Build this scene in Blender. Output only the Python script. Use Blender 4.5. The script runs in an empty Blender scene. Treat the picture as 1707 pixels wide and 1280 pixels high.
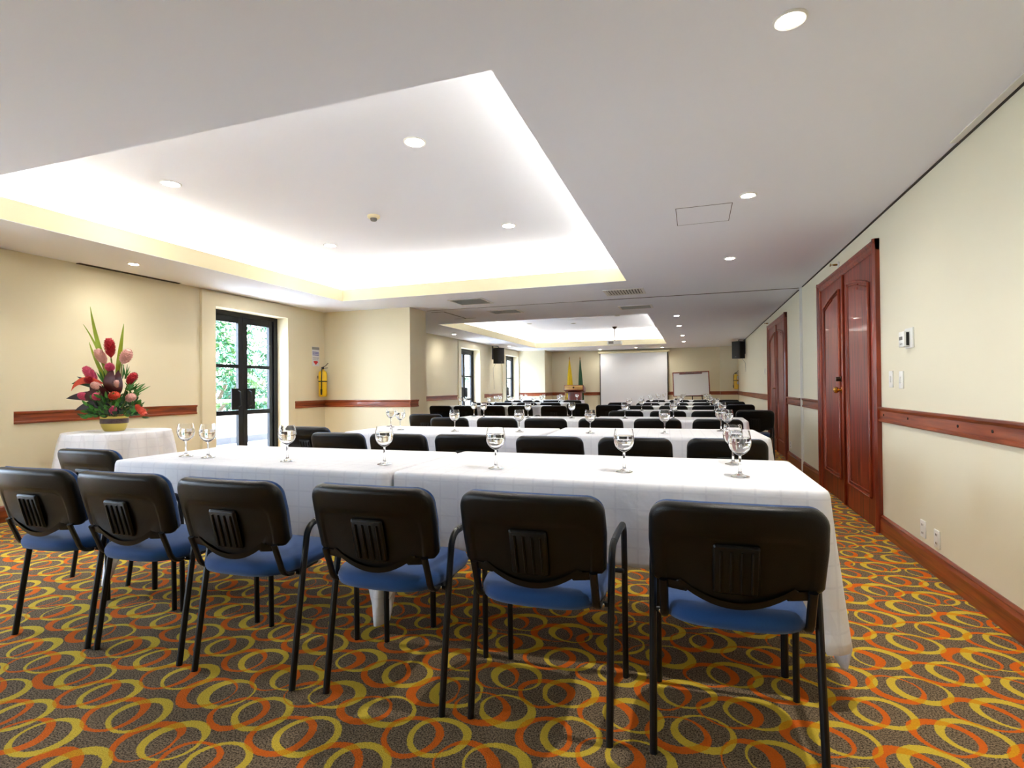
import bpy, bmesh, math, random
from mathutils import Vector, Matrix
random.seed(7)
PI = math.pi
SC = bpy.context.scene
COL = SC.collection

# ------------------------------------------------------------------ camera
H = 1.12
ZC = 2.3875
F_PX = 892.8
yaw, pit, rol = math.radians(18.76), math.radians(.43), math.radians(.55)
fw = Vector((-math.sin(yaw) * math.cos(pit), math.cos(yaw) * math.cos(pit), math.sin(pit)))
rt = Vector((math.cos(yaw), math.sin(yaw), 0))
up = rt.cross(fw)
r2 = rt * math.cos(rol) - up * math.sin(rol)
u2 = up * math.cos(rol) + rt * math.sin(rol)
cd = bpy.data.cameras.new('camera')
cam = bpy.data.objects.new('camera', cd)
COL.objects.link(cam)
M = Matrix((r2, u2, -fw)).transposed().to_4x4()
M.translation = Vector((0, 0, H))
cam.matrix_world = M
cd.sensor_width = 36
cd.lens = F_PX / 1707 * 36
cd.clip_start = .05
SC.camera = cam

# ------------------------------------------------------------------ exposure, world, lamps
SC.view_settings.view_transform = 'Standard'
SC.view_settings.look = 'None'
SC.view_settings.gamma = 1
SC.view_settings.use_curve_mapping = False
SC.view_settings.exposure = 1.55
SKY = 9.0
LED = 2.8        # W per metre of cove strip
SPOT = 12.0
SUN = 14.0
world = bpy.data.worlds.new('sky')
SC.world = world
world.use_nodes = True
wn = world.node_tree.nodes
wl = world.node_tree.links
bg = wn['Background']
tc = wn.new('ShaderNodeTexCoord')
sx = wn.new('ShaderNodeSeparateXYZ')
wl.new(tc.outputs['Generated'], sx.inputs[0])
cr = wn.new('ShaderNodeValToRGB')
cr.color_ramp.elements[0].position = 0.0
cr.color_ramp.elements[0].color = (.80, .88, 1.0, 1)
cr.color_ramp.elements[1].position = .6
cr.color_ramp.elements[1].color = (.50, .70, 1.0, 1)
wl.new(sx.outputs['Z'], cr.inputs['Fac'])
wl.new(cr.outputs['Color'], bg.inputs['Color'])
bg.inputs['Strength'].default_value = SKY

sd_ = bpy.data.lights.new('sun', 'SUN')
sd_.energy = SUN
sd_.angle = .01
sd_.color = (1, .97, .9)
so_ = bpy.data.objects.new('sun', sd_)
COL.objects.link(so_)
so_.rotation_euler = Vector((-.30, -.12, 1)).to_track_quat('Z', 'Y').to_euler()

WINS = [(5.19, 6.46), (12.72, 14.0), (16.2, 17.5), (0.2, 1.7), (-3.1, -1.3)]  # last opening is unseen, added to let in more daylight
for k, (a, b) in enumerate(WINS):
    ld = bpy.data.lights.new('sky_portal', 'AREA')
    ld.shape = 'RECTANGLE'
    ld.size = b - a
    ld.size_y = 2.19
    ld.cycles.is_portal = True
    o = bpy.data.objects.new('sky_portal', ld)
    COL.objects.link(o)
    o.location = (-6.05, (a + b) / 2, 1.095)
    o.rotation_euler = (PI / 2, 0, -PI / 2)      # emits along +X
    o.rotation_euler = Vector((-1, 0, 0)).to_track_quat('Z', 'Y').to_euler()

TRAYS = [(-4.77, -.75, 1.99, 6.5), (-4.77, -.75, 9.55, 16.46)]
ZLIP, ZUP, CW = ZC + .165, 2.86, .20


def cove_lamp(cx, cy, length, axis, aim):
    ld = bpy.data.lights.new('cove_strip', 'AREA')
    ld.shape = 'RECTANGLE'
    ld.size = length
    ld.size_y = .05
    ld.energy = LED * length
    ld.color = (1, .93, .80)
    ld.spread = PI
    o = bpy.data.objects.new('cove_strip', ld)
    COL.objects.link(o)
    o.location = (cx, cy, ZLIP - .05)
    z = -Vector(aim).normalized()                # lamp shines along local -Z
    x = Vector((1, 0, 0)) if axis == 'x' else Vector((0, 1, 0))
    y = z.cross(x)
    o.matrix_world = Matrix.Translation(o.location) @ Matrix((x, y, z)).transposed().to_4x4()


for (x0, x1, y0, y1) in TRAYS:
    q = .045
    cove_lamp((x0 + x1) / 2, y0 - q, x1 - x0, 'x', (0, -1, -.12))
    cove_lamp((x0 + x1) / 2, y1 + q, x1 - x0, 'x', (0, 1, -.12))
    cove_lamp(x0 - q, (y0 + y1) / 2, y1 - y0, 'y', (-1, 0, -.12))
    cove_lamp(x1 + q, (y0 + y1) / 2, y1 - y0, 'y', (1, 0, -.12))


def spot_lamp(x, y, z, power, col=(1, .95, .88)):
    ld = bpy.data.lights.new('halogen', 'SPOT')
    ld.energy = power
    ld.color = col
    ld.spot_size = math.radians(150)
    ld.spot_blend = .9
    ld.shadow_soft_size = .025
    o = bpy.data.objects.new('halogen', ld)
    COL.objects.link(o)
    o.location = (x, y, z)


# ------------------------------------------------------------------ materials
def srgb(r, g, b):
    def f(c):
        c /= 255
        return c / 12.92 if c <= .04045 else ((c + .055) / 1.055) ** 2.4
    return (f(r), f(g), f(b), 1)


def mat(name, col, rough=.5, metal=0, spec=.5, bump=0, bscale=50, var=0, vscale=8, coat=0, sheen=0):
    m = bpy.data.materials.new(name)
    m.use_nodes = True
    N, L = m.node_tree.nodes, m.node_tree.links
    p = N['Principled BSDF']
    p.inputs['Base Color'].default_value = col
    p.inputs['Roughness'].default_value = rough
    p.inputs['Metallic'].default_value = metal
    p.inputs['Specular IOR Level'].default_value = spec
    p.inputs['Coat Weight'].default_value = coat
    p.inputs['Sheen Weight'].default_value = sheen
    t = N.new('ShaderNodeTexCoord')
    if var:
        n = N.new('ShaderNodeTexNoise')
        n.inputs['Scale'].default_value = vscale
        n.inputs['Detail'].default_value = 4
        L.new(t.outputs['Object'], n.inputs['Vector'])
        mx = N.new('ShaderNodeMix')
        mx.data_type = 'RGBA'
        mx.inputs['A'].default_value = tuple(c * (1 - var) for c in col[:3]) + (1,)
        mx.inputs['B'].default_value = tuple(min(1, c * (1 + var)) for c in col[:3]) + (1,)
        L.new(n.outputs['Fac'], mx.inputs['Factor'])
        L.new(mx.outputs['Result'], p.inputs['Base Color'])
    if bump:
        n = N.new('ShaderNodeTexNoise')
        n.inputs['Scale'].default_value = bscale
        L.new(t.outputs['Object'], n.inputs['Vector'])
        b = N.new('ShaderNodeBump')
        b.inputs['Strength'].default_value = bump
        b.inputs['Distance'].default_value = .01
        L.new(n.outputs['Fac'], b.inputs['Height'])
        L.new(b.outputs['Normal'], p.inputs['Normal'])
    return m


def emit(name, col, s):
    m = bpy.data.materials.new(name)
    m.use_nodes = True
    N, L = m.node_tree.nodes, m.node_tree.links
    N.remove(N['Principled BSDF'])
    e = N.new('ShaderNodeEmission')
    e.inputs['Color'].default_value = col
    e.inputs['Strength'].default_value = s
    L.new(e.outputs[0], N['Material Output'].inputs['Surface'])
    return m


def wood(name, dark, light, scale=(1, 1, 1), rough=.3, coat=.3):
    """grain runs along local axis with the smallest scale"""
    m = mat(name, light, rough, coat=coat)
    N, L = m.node_tree.nodes, m.node_tree.links
    p = N['Principled BSDF']
    t = N.new('ShaderNodeTexCoord')
    mp = N.new('ShaderNodeMapping')
    mp.inputs['Scale'].default_value = scale
    L.new(t.outputs['Object'], mp.inputs['Vector'])
    n = N.new('ShaderNodeTexNoise')
    n.inputs['Scale'].default_value = 3
    n.inputs['Detail'].default_value = 6
    n.inputs['Distortion'].default_value = .6
    L.new(mp.outputs[0], n.inputs['Vector'])
    c = N.new('ShaderNodeValToRGB')
    c.color_ramp.elements[0].position = .32
    c.color_ramp.elements[0].color = dark
    c.color_ramp.elements[1].position = .68
    c.color_ramp.elements[1].color = light
    L.new(n.outputs['Fac'], c.inputs['Fac'])
    L.new(c.outputs['Color'], p.inputs['Base Color'])
    return m


MT = {}
MT['ceil'] = mat('ceiling_paint', srgb(240, 243, 251), .9, spec=.2, bump=.02, bscale=30)
MT['wall'] = mat('wall_paint', srgb(232, 223, 194), .85, spec=.25, bump=.03, bscale=60, var=.02, vscale=1.2)
MT['wallr'] = mat('wall_paint_pale', srgb(230, 224, 200), .6, spec=.4, bump=.03, bscale=60, var=.02, vscale=1.2)
MT['lip'] = mat('cornice_paint', srgb(246, 236, 200), .8, spec=.2)
MT['woodH'] = wood('rail_wood', srgb(105, 42, 16), srgb(165, 80, 38), (8, .7, 12), .35)
MT['woodV'] = wood('door_wood', srgb(76, 15, 5), srgb(150, 46, 12), (9, 9, .6), .4, .12)
MT['woodF'] = wood('frame_wood', srgb(92, 26, 8), srgb(154, 58, 18), (9, 9, .6), .38, .15)
MT['groove'] = mat('groove_shadow_gap', srgb(60, 52, 46), .9)
MT['blackframe'] = mat('black_aluminium', srgb(14, 17, 24), .35, .3)
MT['plastic'] = mat('black_plastic', srgb(5, 6, 5), .36, spec=.32, bump=.15, bscale=400)
MT['tube'] = mat('black_enamel_tube', srgb(9, 11, 14), .35, 0, .4)
MT['blue'] = mat('blue_upholstery', srgb(26, 68, 124), .85, spec=.2, bump=.3, bscale=700, var=.12, vscale=300, sheen=.3)
MT['white'] = mat('white_plastic', srgb(235, 235, 230), .4)
MT['whitem'] = mat('white_enamel', srgb(225, 224, 218), .4)
MT['grey'] = mat('grey_plastic', srgb(120, 118, 112), .5)
MT['dark'] = mat('dark_gap', srgb(25, 22, 20), .9)
MT['brass'] = mat('brass', srgb(190, 145, 60), .22, 1)
MT['chrome'] = mat('chrome', srgb(190, 190, 190), .2, 1)
MT['bulb'] = emit('halogen_bulb', (1, .93, .8, 1), 60)
MT['yellow'] = mat('yellow_enamel', srgb(232, 190, 20), .3, coat=.4)
MT['paper'] = mat('white_paper', srgb(225, 225, 228), .7)
MT['bluei'] = mat('blue_ink', srgb(80, 90, 165), .7)
MT['redi'] = mat('red_ink', srgb(195, 40, 45), .7)
MT['greyi'] = mat('grey_ink', srgb(150, 150, 145), .7)
MT['screen'] = mat('screen_fabric', srgb(226, 227, 230), .9, spec=.1)
MT['board'] = mat('whiteboard', srgb(235, 236, 236), .2)
MT['speaker'] = mat('speaker_black', srgb(16, 16, 17), .6, bump=.3, bscale=300)
MT['flagy'] = mat('yellow_flag_cloth', srgb(225, 190, 20), .8, var=.1)
MT['flagg'] = mat('green_flag_cloth', srgb(30, 75, 42), .8, var=.2)
MT['lectw'] = wood('lectern_mahogany', srgb(80, 20, 14), srgb(125, 38, 26), (6, 6, .7))
MT['lectg'] = wood('lectern_golden', srgb(165, 120, 55), srgb(205, 165, 90), (1, 6, 8))
MT['terrace'] = mat('terrace_paving', srgb(190, 186, 186), .8, var=.05)
MT['parapet'] = mat('parapet_render', srgb(150, 140, 130), .85, var=.06, vscale=4)
MT['parapetb'] = mat('parapet_skirting', srgb(70, 66, 68), .85)
MT['stem'] = mat('green_stem', srgb(120, 130, 60), .6)
MT['leafd'] = mat('dark_green_leaf', srgb(30, 76, 30), .45, var=.3, vscale=20)
MT['leafm'] = mat('mid_green_leaf', srgb(70, 140, 54), .45, var=.3, vscale=20)
MT['blade'] = mat('lime_blade', srgb(150, 175, 45), .45, var=.25, vscale=12)
MT['maroon'] = mat('maroon_leaf', srgb(72, 16, 24), .35, var=.3, vscale=15)
MT['purple'] = mat('purple_black_leaf', srgb(44, 30, 48), .35, var=.3, vscale=15)
MT['redfl'] = mat('red_bloom', srgb(190, 34, 48), .5, bump=.9, bscale=70, var=.3, vscale=60)
MT['pinkfl'] = mat('pink_bloom', srgb(222, 84, 125), .5, bump=.9, bscale=70, var=.25, vscale=60)
MT['palefl'] = mat('pale_pink_bloom', srgb(242, 190, 180), .5, bump=.9, bscale=70, var=.12, vscale=60)
MT['orangefl'] = mat('orange_bloom', srgb(228, 82, 56), .5, var=.2, vscale=60)
MT['bark'] = mat('bark', srgb(96, 78, 60), .9, var=.3)
MT['treeleaf'] = mat('mango_leaf', srgb(34, 82, 44), .4, var=.35, vscale=2.5)
MT['treeleaf2'] = mat('pale_leaf', srgb(90, 120, 62), .4, var=.3, vscale=2.5)
MT['soil'] = mat('garden_ground', srgb(70, 90, 50), .9)
MT['goldpot'] = mat('gilded_ceramic', srgb(205, 185, 95), .3, .5)
MT['water'] = None


def glass_mat(name, ior, rough=0, tint=(1, 1, 1, 1)):
    m = bpy.data.materials.new(name)
    m.use_nodes = True
    p = m.node_tree.nodes['Principled BSDF']
    p.inputs['Base Color'].default_value = tint
    p.inputs['Roughness'].default_value = rough
    p.inputs['IOR'].default_value = ior
    p.inputs['Transmission Weight'].default_value = 1
    return m


MT['glass'] = glass_mat('clear_glass', 1.45, 0)
MT['water'] = glass_mat('water', 1.33, 0)


def pane_mat():
    m = bpy.data.materials.new('window_glass')
    m.use_nodes = True
    N, L = m.node_tree.nodes, m.node_tree.links
    N.remove(N['Principled BSDF'])
    a = N.new('ShaderNodeBsdfTransparent')
    a.inputs['Color'].default_value = (.95, .98, .99, 1)
    g = N.new('ShaderNodeBsdfGlossy')
    g.inputs['Roughness'].default_value = .02
    lw = N.new('ShaderNodeLayerWeight')
    lw.inputs['Blend'].default_value = .5
    f = N.new('ShaderNodeMath')
    f.operation = 'POWER'
    L.new(lw.outputs['Facing'], f.inputs[0])
    f.inputs[1].default_value = 5
    f2 = N.new('ShaderNodeMath')
    f2.operation = 'MULTIPLY_ADD'
    L.new(f.outputs[0], f2.inputs[0])
    f2.inputs[1].default_value = .5
    f2.inputs[2].default_value = .035
    f = f2
    x = N.new('ShaderNodeMixShader')
    L.new(f.outputs[0], x.inputs[0])
    L.new(a.outputs[0], x.inputs[1])
    L.new(g.outputs[0], x.inputs[2])
    L.new(x.outputs[0], N['Material Output'].inputs['Surface'])
    return m


MT['pane'] = pane_mat()


def math_node(N, L, op, a, b=None, c=None):
    n = N.new('ShaderNodeMath')
    n.operation = op
    for i, v in enumerate((a, b, c)):
        if v is None:
            continue
        if isinstance(v, (int, float)):
            n.inputs[i].default_value = v
        else:
            L.new(v, n.inputs[i])
    return n.outputs[0]


def cloth_mat():
    m = mat('white_damask_cloth', srgb(238, 238, 242), .8, spec=.2, sheen=.1)
    N, L = m.node_tree.nodes, m.node_tree.links
    p = N['Principled BSDF']
    t = N.new('ShaderNodeTexCoord')
    s = N.new('ShaderNodeSeparateXYZ')
    L.new(t.outputs['Object'], s.inputs[0])
    # woven window-pane check: thin raised lines in the three axes
    tot = None
    for ax, per in (('X', .085), ('Z', .075), ('Y', .085)):
        a = math_node(N, L, 'DIVIDE', s.outputs[ax], per)
        a = math_node(N, L, 'FRACT', a)
        a = math_node(N, L, 'SUBTRACT', a, .5)
        a = math_node(N, L, 'ABSOLUTE', a)
        a = math_node(N, L, 'LESS_THAN', a, .05)
        tot = a if tot is None else math_node(N, L, 'ADD', tot, a)
    lm_ = N.new('ShaderNodeMix')
    lm_.data_type = 'RGBA'
    lm_.inputs['A'].default_value = srgb(238, 238, 242)
    lm_.inputs['B'].default_value = srgb(231, 231, 236)
    L.new(math_node(N, L, 'MINIMUM', tot, 1), lm_.inputs['Factor'])
    L.new(lm_.outputs['Result'], p.inputs['Base Color'])
    n = N.new('ShaderNodeTexNoise')
    n.inputs['Scale'].default_value = 9
    n.inputs['Detail'].default_value = 3
    L.new(t.outputs['Object'], n.inputs['Vector'])
    h = math_node(N, L, 'MULTIPLY_ADD', n.outputs['Fac'], 1.6, math_node(N, L, 'MULTIPLY', tot, .30))
    b = N.new('ShaderNodeBump')
    b.inputs['Strength'].default_value = .35
    b.inputs['Distance'].default_value = .012
    L.new(h, b.inputs['Height'])
    L.new(b.outputs['Normal'], p.inputs['Normal'])
    return m


MT['cloth'] = cloth_mat()


def carpet_mat():
    m = mat('ring_carpet', srgb(90, 78, 58), .95, spec=.1, sheen=0)
    N, L = m.node_tree.nodes, m.node_tree.links
    p = N['Principled BSDF']
    t = N.new('ShaderNodeTexCoord')
    ns = N.new('ShaderNodeTexNoise')
    ns.inputs['Scale'].default_value = 3.2
    ns.inputs['Detail'].default_value = 1
    L.new(t.outputs['Object'], ns.inputs['Vector'])
    # slight fuzz of the tuft edges
    fz = N.new('ShaderNodeTexNoise')
    fz.inputs['Scale'].default_value = 260
    fz.inputs['Detail'].default_value = 2
    L.new(t.outputs['Object'], fz.inputs['Vector'])

    def V(op, a, b=None, scale=None):
        n = N.new('ShaderNodeVectorMath')
        n.operation = op
        for i, v in enumerate((a, b)):
            if v is None:
                continue
            if isinstance(v, tuple):
                n.inputs[i].default_value = v
            else:
                L.new(v, n.inputs[i])
        if scale is not None:
            n.inputs['Scale'].default_value = scale
        return n.outputs['Value'] if op == 'LENGTH' else n.outputs['Vector']
    fz3 = V('SCALE', V('SUBTRACT', fz.outputs['Color'], (.5, .5, .5)), scale=.05)
    flat = V('MULTIPLY', t.outputs['Object'], (1, 1, 0))

    def rings(spacing, shift, rnd, rot, stretch, outer, inner, offs, warp):
        mp = N.new('ShaderNodeMapping')
        mp.inputs['Location'].default_value = shift
        mp.inputs['Rotation'].default_value = (0, 0, rot)
        mp.inputs['Scale'].default_value = (1 / spacing, stretch / spacing, 1)
        L.new(flat, mp.inputs['Vector'])
        q = V('ADD', mp.outputs[0], fz3)
        w = V('MULTIPLY', V('SUBTRACT', ns.outputs['Color'], (.5, .5, .5)), (warp, warp, 0))
        q = V('ADD', q, w)

        def shear(v, k):
            se = N.new('ShaderNodeSeparateXYZ')
            L.new(v, se.inputs[0])
            co = N.new('ShaderNodeCombineXYZ')
            L.new(math_node(N, L, 'MULTIPLY_ADD', se.outputs['Y'], k, se.outputs['X']), co.inputs['X'])
            L.new(se.outputs['Y'], co.inputs['Y'])
            return co.outputs[0]
        q = shear(q, .5)
        vo = N.new('ShaderNodeTexVoronoi')
        vo.voronoi_dimensions = '2D'
        vo.inputs['Scale'].default_value = 1
        vo.inputs['Randomness'].default_value = rnd
        L.new(q, vo.inputs['Vector'])
        d = shear(V('SUBTRACT', q, vo.outputs['Position']), -.5)
        o = V('MULTIPLY', V('SUBTRACT', vo.outputs['Color'], (.5, .5, .5)), (offs, offs, 0))
        r1 = V('LENGTH', d)
        rr2 = V('LENGTH', V('SUBTRACT', d, o))
        a = math_node(N, L, 'LESS_THAN', r1, outer)
        b = math_node(N, L, 'GREATER_THAN', rr2, inner)
        return math_node(N, L, 'MULTIPLY', a, b)
    yel = rings(.238, (0, 0, 0), .09, .25, 1.08, .435, .335, .12, .20)
    org = rings(.238, (.33, .20, 0), .12, .25, 1.08, .43, .335, .13, .34)
    # ground colour with tufted speckle
    sp = N.new('ShaderNodeTexNoise')
    sp.inputs['Scale'].default_value = 190
    sp.inputs['Detail'].default_value = 2
    L.new(t.outputs['Object'], sp.inputs['Vector'])
    g = N.new('ShaderNodeValToRGB')
    g.color_ramp.elements[0].position = .36
    g.color_ramp.elements[0].color = srgb(66, 55, 44)
    g.color_ramp.elements[1].position = .66
    g.color_ramp.elements[1].color = srgb(176, 152, 122)
    L.new(sp.outputs['Fac'], g.inputs['Fac'])

    def mix(f, a, b):
        x = N.new('ShaderNodeMix')
        x.data_type = 'RGBA'
        for s, v in (('Factor', f), ('A', a), ('B', b)):
            if isinstance(v, (tuple, float, int)):
                x.inputs[s].default_value = v
            else:
                L.new(v, x.inputs[s])
        return x.outputs['Result']
    c = mix(org, g.outputs['Color'], srgb(240, 116, 34))
    both = math_node(N, L, 'MULTIPLY', org, yel)
    c = mix(yel, c, srgb(236, 204, 72))
    c = mix(both, c, srgb(238, 170, 34))
    sh = mix(math_node(N, L, 'MULTIPLY', sp.outputs['Fac'], .38), c, (0, 0, 0, 1))
    L.new(sh, p.inputs['Base Color'])
    b = N.new('ShaderNodeBump')
    b.inputs['Strength'].default_value = .5
    b.inputs['Distance'].default_value = .006
    L.new(sp.outputs['Fac'], b.inputs['Height'])
    L.new(b.outputs['Normal'], p.inputs['Normal'])
    return m


MT['carpet'] = carpet_mat()


# ------------------------------------------------------------------ mesh helpers
class MB:
    def __init__(s):
        s.v, s.f, s.m = [], [], []
        s.mi = 0

    def add(s, vs, fs):
        n = len(s.v)
        s.v += [tuple(v) for v in vs]
        s.f += [tuple(i + n for i in f) for f in fs]
        s.m += [s.mi] * len(fs)
        return s

    def box(s, x0, x1, y0, y1, z0, z1, T=None):
        vs = [Vector((x, y, z)) for z in (z0, z1) for y in (y0, y1) for x in (x0, x1)]
        if T is not None:
            vs = [T @ v for v in vs]
        return s.add(vs, [(0, 2, 3, 1), (4, 5, 7, 6), (0, 1, 5, 4), (2, 6, 7, 3), (0, 4, 6, 2), (1, 3, 7, 5)])

    def rbox(s, x0, x1, y0, y1, z0, z1, r=.01, seg=3, T=None):
        bm = bmesh.new()
        bmesh.ops.create_cube(bm, size=1)
        for v in bm.verts:
            v.co = Vector((x0 + (v.co.x + .5) * (x1 - x0), y0 + (v.co.y + .5) * (y1 - y0), z0 + (v.co.z + .5) * (z1 - z0)))
        bmesh.ops.bevel(bm, geom=bm.edges[:], offset=r, segments=seg, profile=.5, affect='EDGES')
        return s.bm(bm, T)

    def bm(s, bm, T=None):
        bm.verts.ensure_lookup_table()
        bm.verts.index_update()
        vs = [(T @ v.co) if T is not None else v.co.copy() for v in bm.verts]
        s.add(vs, [tuple(v.index for v in f.verts) for f in bm.faces])
        bm.free()
        return s

    def tube(s, pts, rx, ry=None, n=10, side=None, cap=True):
        """tube along pts; rx radius along `side`, ry the other"""
        pts = [Vector(p) for p in pts]
        k = len(pts)
        rs = rx if isinstance(rx, (list, tuple)) else [rx] * k
        ry_ = ry if isinstance(ry, (list, tuple)) else ([ry] * k if ry is not None else rs)
        base = len(s.v)
        vs, fs = [], []
        prev = None
        for i, p in enumerate(pts):
            a = pts[max(0, i - 1)]
            b = pts[min(k - 1, i + 1)]
            t = (b - a).normalized()
            if side is not None:
                sd = Vector(side)
                sd = (sd - t * sd.dot(t)).normalized()
            elif prev is None:
                ref = Vector((0, 0, 1)) if abs(t.z) < .9 else Vector((1, 0, 0))
                sd = ref.cross(t).normalized()
            else:
                sd = (prev - t * prev.dot(t)).normalized()
            prev = sd
            u = t.cross(sd)
            for j in range(n):
                a_ = 2 * PI * j / n
                vs.append(p + sd * (math.cos(a_) * rs[i]) + u * (math.sin(a_) * ry_[i]))
        for i in range(k - 1):
            for j in range(n):
                j2 = (j + 1) % n
                fs.append((i * n + j, i * n + j2, (i + 1) * n + j2, (i + 1) * n + j))
        if cap:
            fs.append(tuple(reversed(range(n))))
            fs.append(tuple((k - 1) * n + j for j in range(n)))
        return s.add(vs, fs)

    def lathe(s, prof, n=24, c=(0, 0, 0), T=None, close=False):
        c = Vector(c)
        vs, fs = [], []
        k = len(prof)
        for r, z in prof:
            for j in range(n):
                a = 2 * PI * j / n
                v = c + Vector((math.cos(a) * r, math.sin(a) * r, z))
                vs.append(T @ v if T is not None else v)
        for i in range(k - 1):
            for j in range(n):
                j2 = (j + 1) % n
                fs.append((i * n + j, i * n + j2, (i + 1) * n + j2, (i + 1) * n + j))
        if close:
            for j in range(n):
                j2 = (j + 1) % n
                fs.append(((k - 1) * n + j, (k - 1) * n + j2, j2, j))
        else:
            fs.append(tuple(reversed(range(n))))
            fs.append(tuple((k - 1) * n + j for j in range(n)))
        return s.add(vs, fs)

    def prism(s, outline, axis, a, b):
        """outline 2-D in the other two axes (in order), extruded along axis from a to b"""
        n = len(outline)
        def P(p, t):
            if axis == 'x':
                return (t, p[0], p[1])
            if axis == 'y':
                return (p[0], t, p[1])
            return (p[0], p[1], t)
        vs = [P(p, a) for p in outline] + [P(p, b) for p in outline]
        fs = [tuple(range(n)), tuple(reversed(range(n, 2 * n)))]
        for i in range(n):
            j = (i + 1) % n
            fs.append((i, i + n, j + n, j))
        return s.add(vs, fs)

    def obj(s, name, mats, parent=None, smooth=True, loc=None, rot=None, angle=35):
        me = bpy.data.meshes.new(name)
        me.from_pydata(s.v, [], s.f)
        if not isinstance(mats, (list, tuple)):
            mats = [mats]
        for m in mats:
            me.materials.append(m if not isinstance(m, str) else MT[m])
        for p, mi in zip(me.polygons, s.m):
            p.material_index = mi
        b = bmesh.new()
        b.from_mesh(me)
        bmesh.ops.recalc_face_normals(b, faces=b.faces[:])
        if smooth:
            lim = math.radians(angle)
            for f in b.faces:
                f.smooth = True
            for e in b.edges:
                if len(e.link_faces) == 2 and e.calc_face_angle(0) > lim:
                    e.smooth = False
        b.to_mesh(me)
        b.free()
        o = bpy.data.objects.new(name, me)
        COL.objects.link(o)
        if parent is not None:
            o.parent = parent
        if loc is not None:
            o.location = loc
        if rot is not None:
            o.rotation_euler = rot
        return o


def arc(c, r, a0, a1, n, plane='yz', k=0):
    out = []
    for i in range(n + 1):
        a = math.radians(a0 + (a1 - a0) * i / n)
        u, w = c[0] + r * math.cos(a), c[1] + r * math.sin(a)
        out.append((k, u, w) if plane == 'yz' else ((u, k, w) if plane == 'xz' else (u, w, k)))
    return out


def empty(name, loc=(0, 0, 0), rz=0):
    o = bpy.data.objects.new(name, None)
    o.empty_display_size = .1
    COL.objects.link(o)
    o.location = loc
    o.rotation_euler = (0, 0, rz)
    return o


def tag(o, label, cat, group=None, kind=None):
    o['label'] = label
    o['category'] = cat
    if group:
        o['group'] = group
    if kind:
        o['kind'] = kind
    return o


def struct(o):
    o['kind'] = 'structure'
    return o


def copy_tree(o, parent=None):
    kids = list(o.children)
    c = o.copy()
    COL.objects.link(c)
    if parent is not None:
        c.parent = parent
    for k in kids:
        copy_tree(k, c)
    return c


# ------------------------------------------------------------------ room shell
XL, XR = -5.735, 1.337
YN, YF = -4.0, 18.5
struct(MB().box(XL - .3, XR + .02, YN, YF + .02, -.12, 0).obj('floor', 'carpet', smooth=False))

c = MB()
ZT = ZUP + .15


def slab(x0, x1, y0, y1, z0=ZC, z1=ZT):
    c.box(x0, x1, y0, y1, z0, z1)


# lower ceiling field, with the two trays left out (cove niche CW wide behind a thin lip)
(tx0, tx1, ty0, ty1), (_, _, sy0, sy1) = TRAYS
E_ = CW
slab(XL - .3, tx0 - E_, YN, YF + .1)
slab(tx1 + E_, XR + .1, YN, YF + .1)
slab(tx0 - E_, tx1 + E_, YN, ty0 - E_)
slab(tx0 - E_, tx1 + E_, ty1 + E_, sy0 - E_)
slab(tx0 - E_, tx1 + E_, sy1 + E_, YF + .1)
for (x0, x1, y0, y1) in TRAYS:
    # niche floor
    zf = ZC + .04
    c.box(x0 - E_, x0, y0 - E_, y1 + E_, ZC, zf)
    c.box(x1, x1 + E_, y0 - E_, y1 + E_, ZC, zf)
    c.box(x0, x1, y0 - E_, y0, ZC, zf)
    c.box(x0, x1, y1, y1 + E_, ZC, zf)
    c.box(x0 - E_ - .05, x1 + E_ + .05, y0 - E_ - .05, y1 + E_ + .05, ZUP, ZT)
    c.mi = 1
    c.box(x0 - .02, x0 + .001, y0 - .02, y1 + .02, ZC + .003, ZLIP)
    c.box(x1 - .001, x1 + .02, y0 - .02, y1 + .02, ZC + .003, ZLIP)
    c.box(x0, x1, y0 - .02, y0 + .001, ZC + .003, ZLIP)
    c.box(x0, x1, y1 - .001, y1 + .02, ZC + .003, ZLIP)
    c.mi = 0
struct(c.obj('ceiling', ['ceil', 'lip'], smooth=False))

# right wall
struct(MB().box(XR, XR + .2, YN, YF + .1, 0, ZC).obj('wall_right', 'wallr', smooth=False))
struct(MB().box(XL - .3, XR + .2, YN - .2, YN, 0, ZC).obj('wall_near', 'wall', smooth=False))
struct(MB().box(XL - .3, XR + .2, YF, YF + .2, 0, ZC).obj('wall_far', 'wall', smooth=False))
w = MB()
ys = sorted(WINS)
prev = YN
for (a, b) in ys:
    w.box(XL - .3, XL, prev, a, 0, ZC)
    w.box(XL - .3, XL, a, b, 2.19, ZC)
    prev = b
w.box(XL - .3, XL, prev, YF, 0, ZC)
struct(w.obj('wall_left', 'wall', smooth=False))
# slightly projecting piers round the terrace doors, near pilaster
w = MB()
for (a, b), (pa, pb) in (((5.19, 6.46), (4.99, 6.6)), ((12.72, 14.0), (12.56, 14.3)), ((16.2, 17.5), (15.9, 17.55))):
    w.box(XL, XL + .035, pa, a, 0, ZC - .02)
    w.box(XL, XL + .035, b, pb, 0, ZC - .02)
    w.box(XL, XL + .035, a, b, 2.19, ZC - .02)
w.box(XL, XL + .05, 1.7, 3.06, 0, ZC - .02)
struct(w.obj('wall_left_pier', 'wall', smooth=False))
struct(MB().box(XL, -4.15, 7.33, 7.85, 0, ZC).obj('wall_pillar', 'wall', smooth=False))
struct(MB().box(XL, -4.78, 17.55, 18.5, 0, ZC).obj('wall_corner_pillar', 'wall', smooth=False))
struct(MB().box(.80, XR, 18.38, 18.5, 0, ZC).obj('wall_far_return', 'wallr', smooth=False))  # paler colour paints in the brighter light on this return

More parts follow.
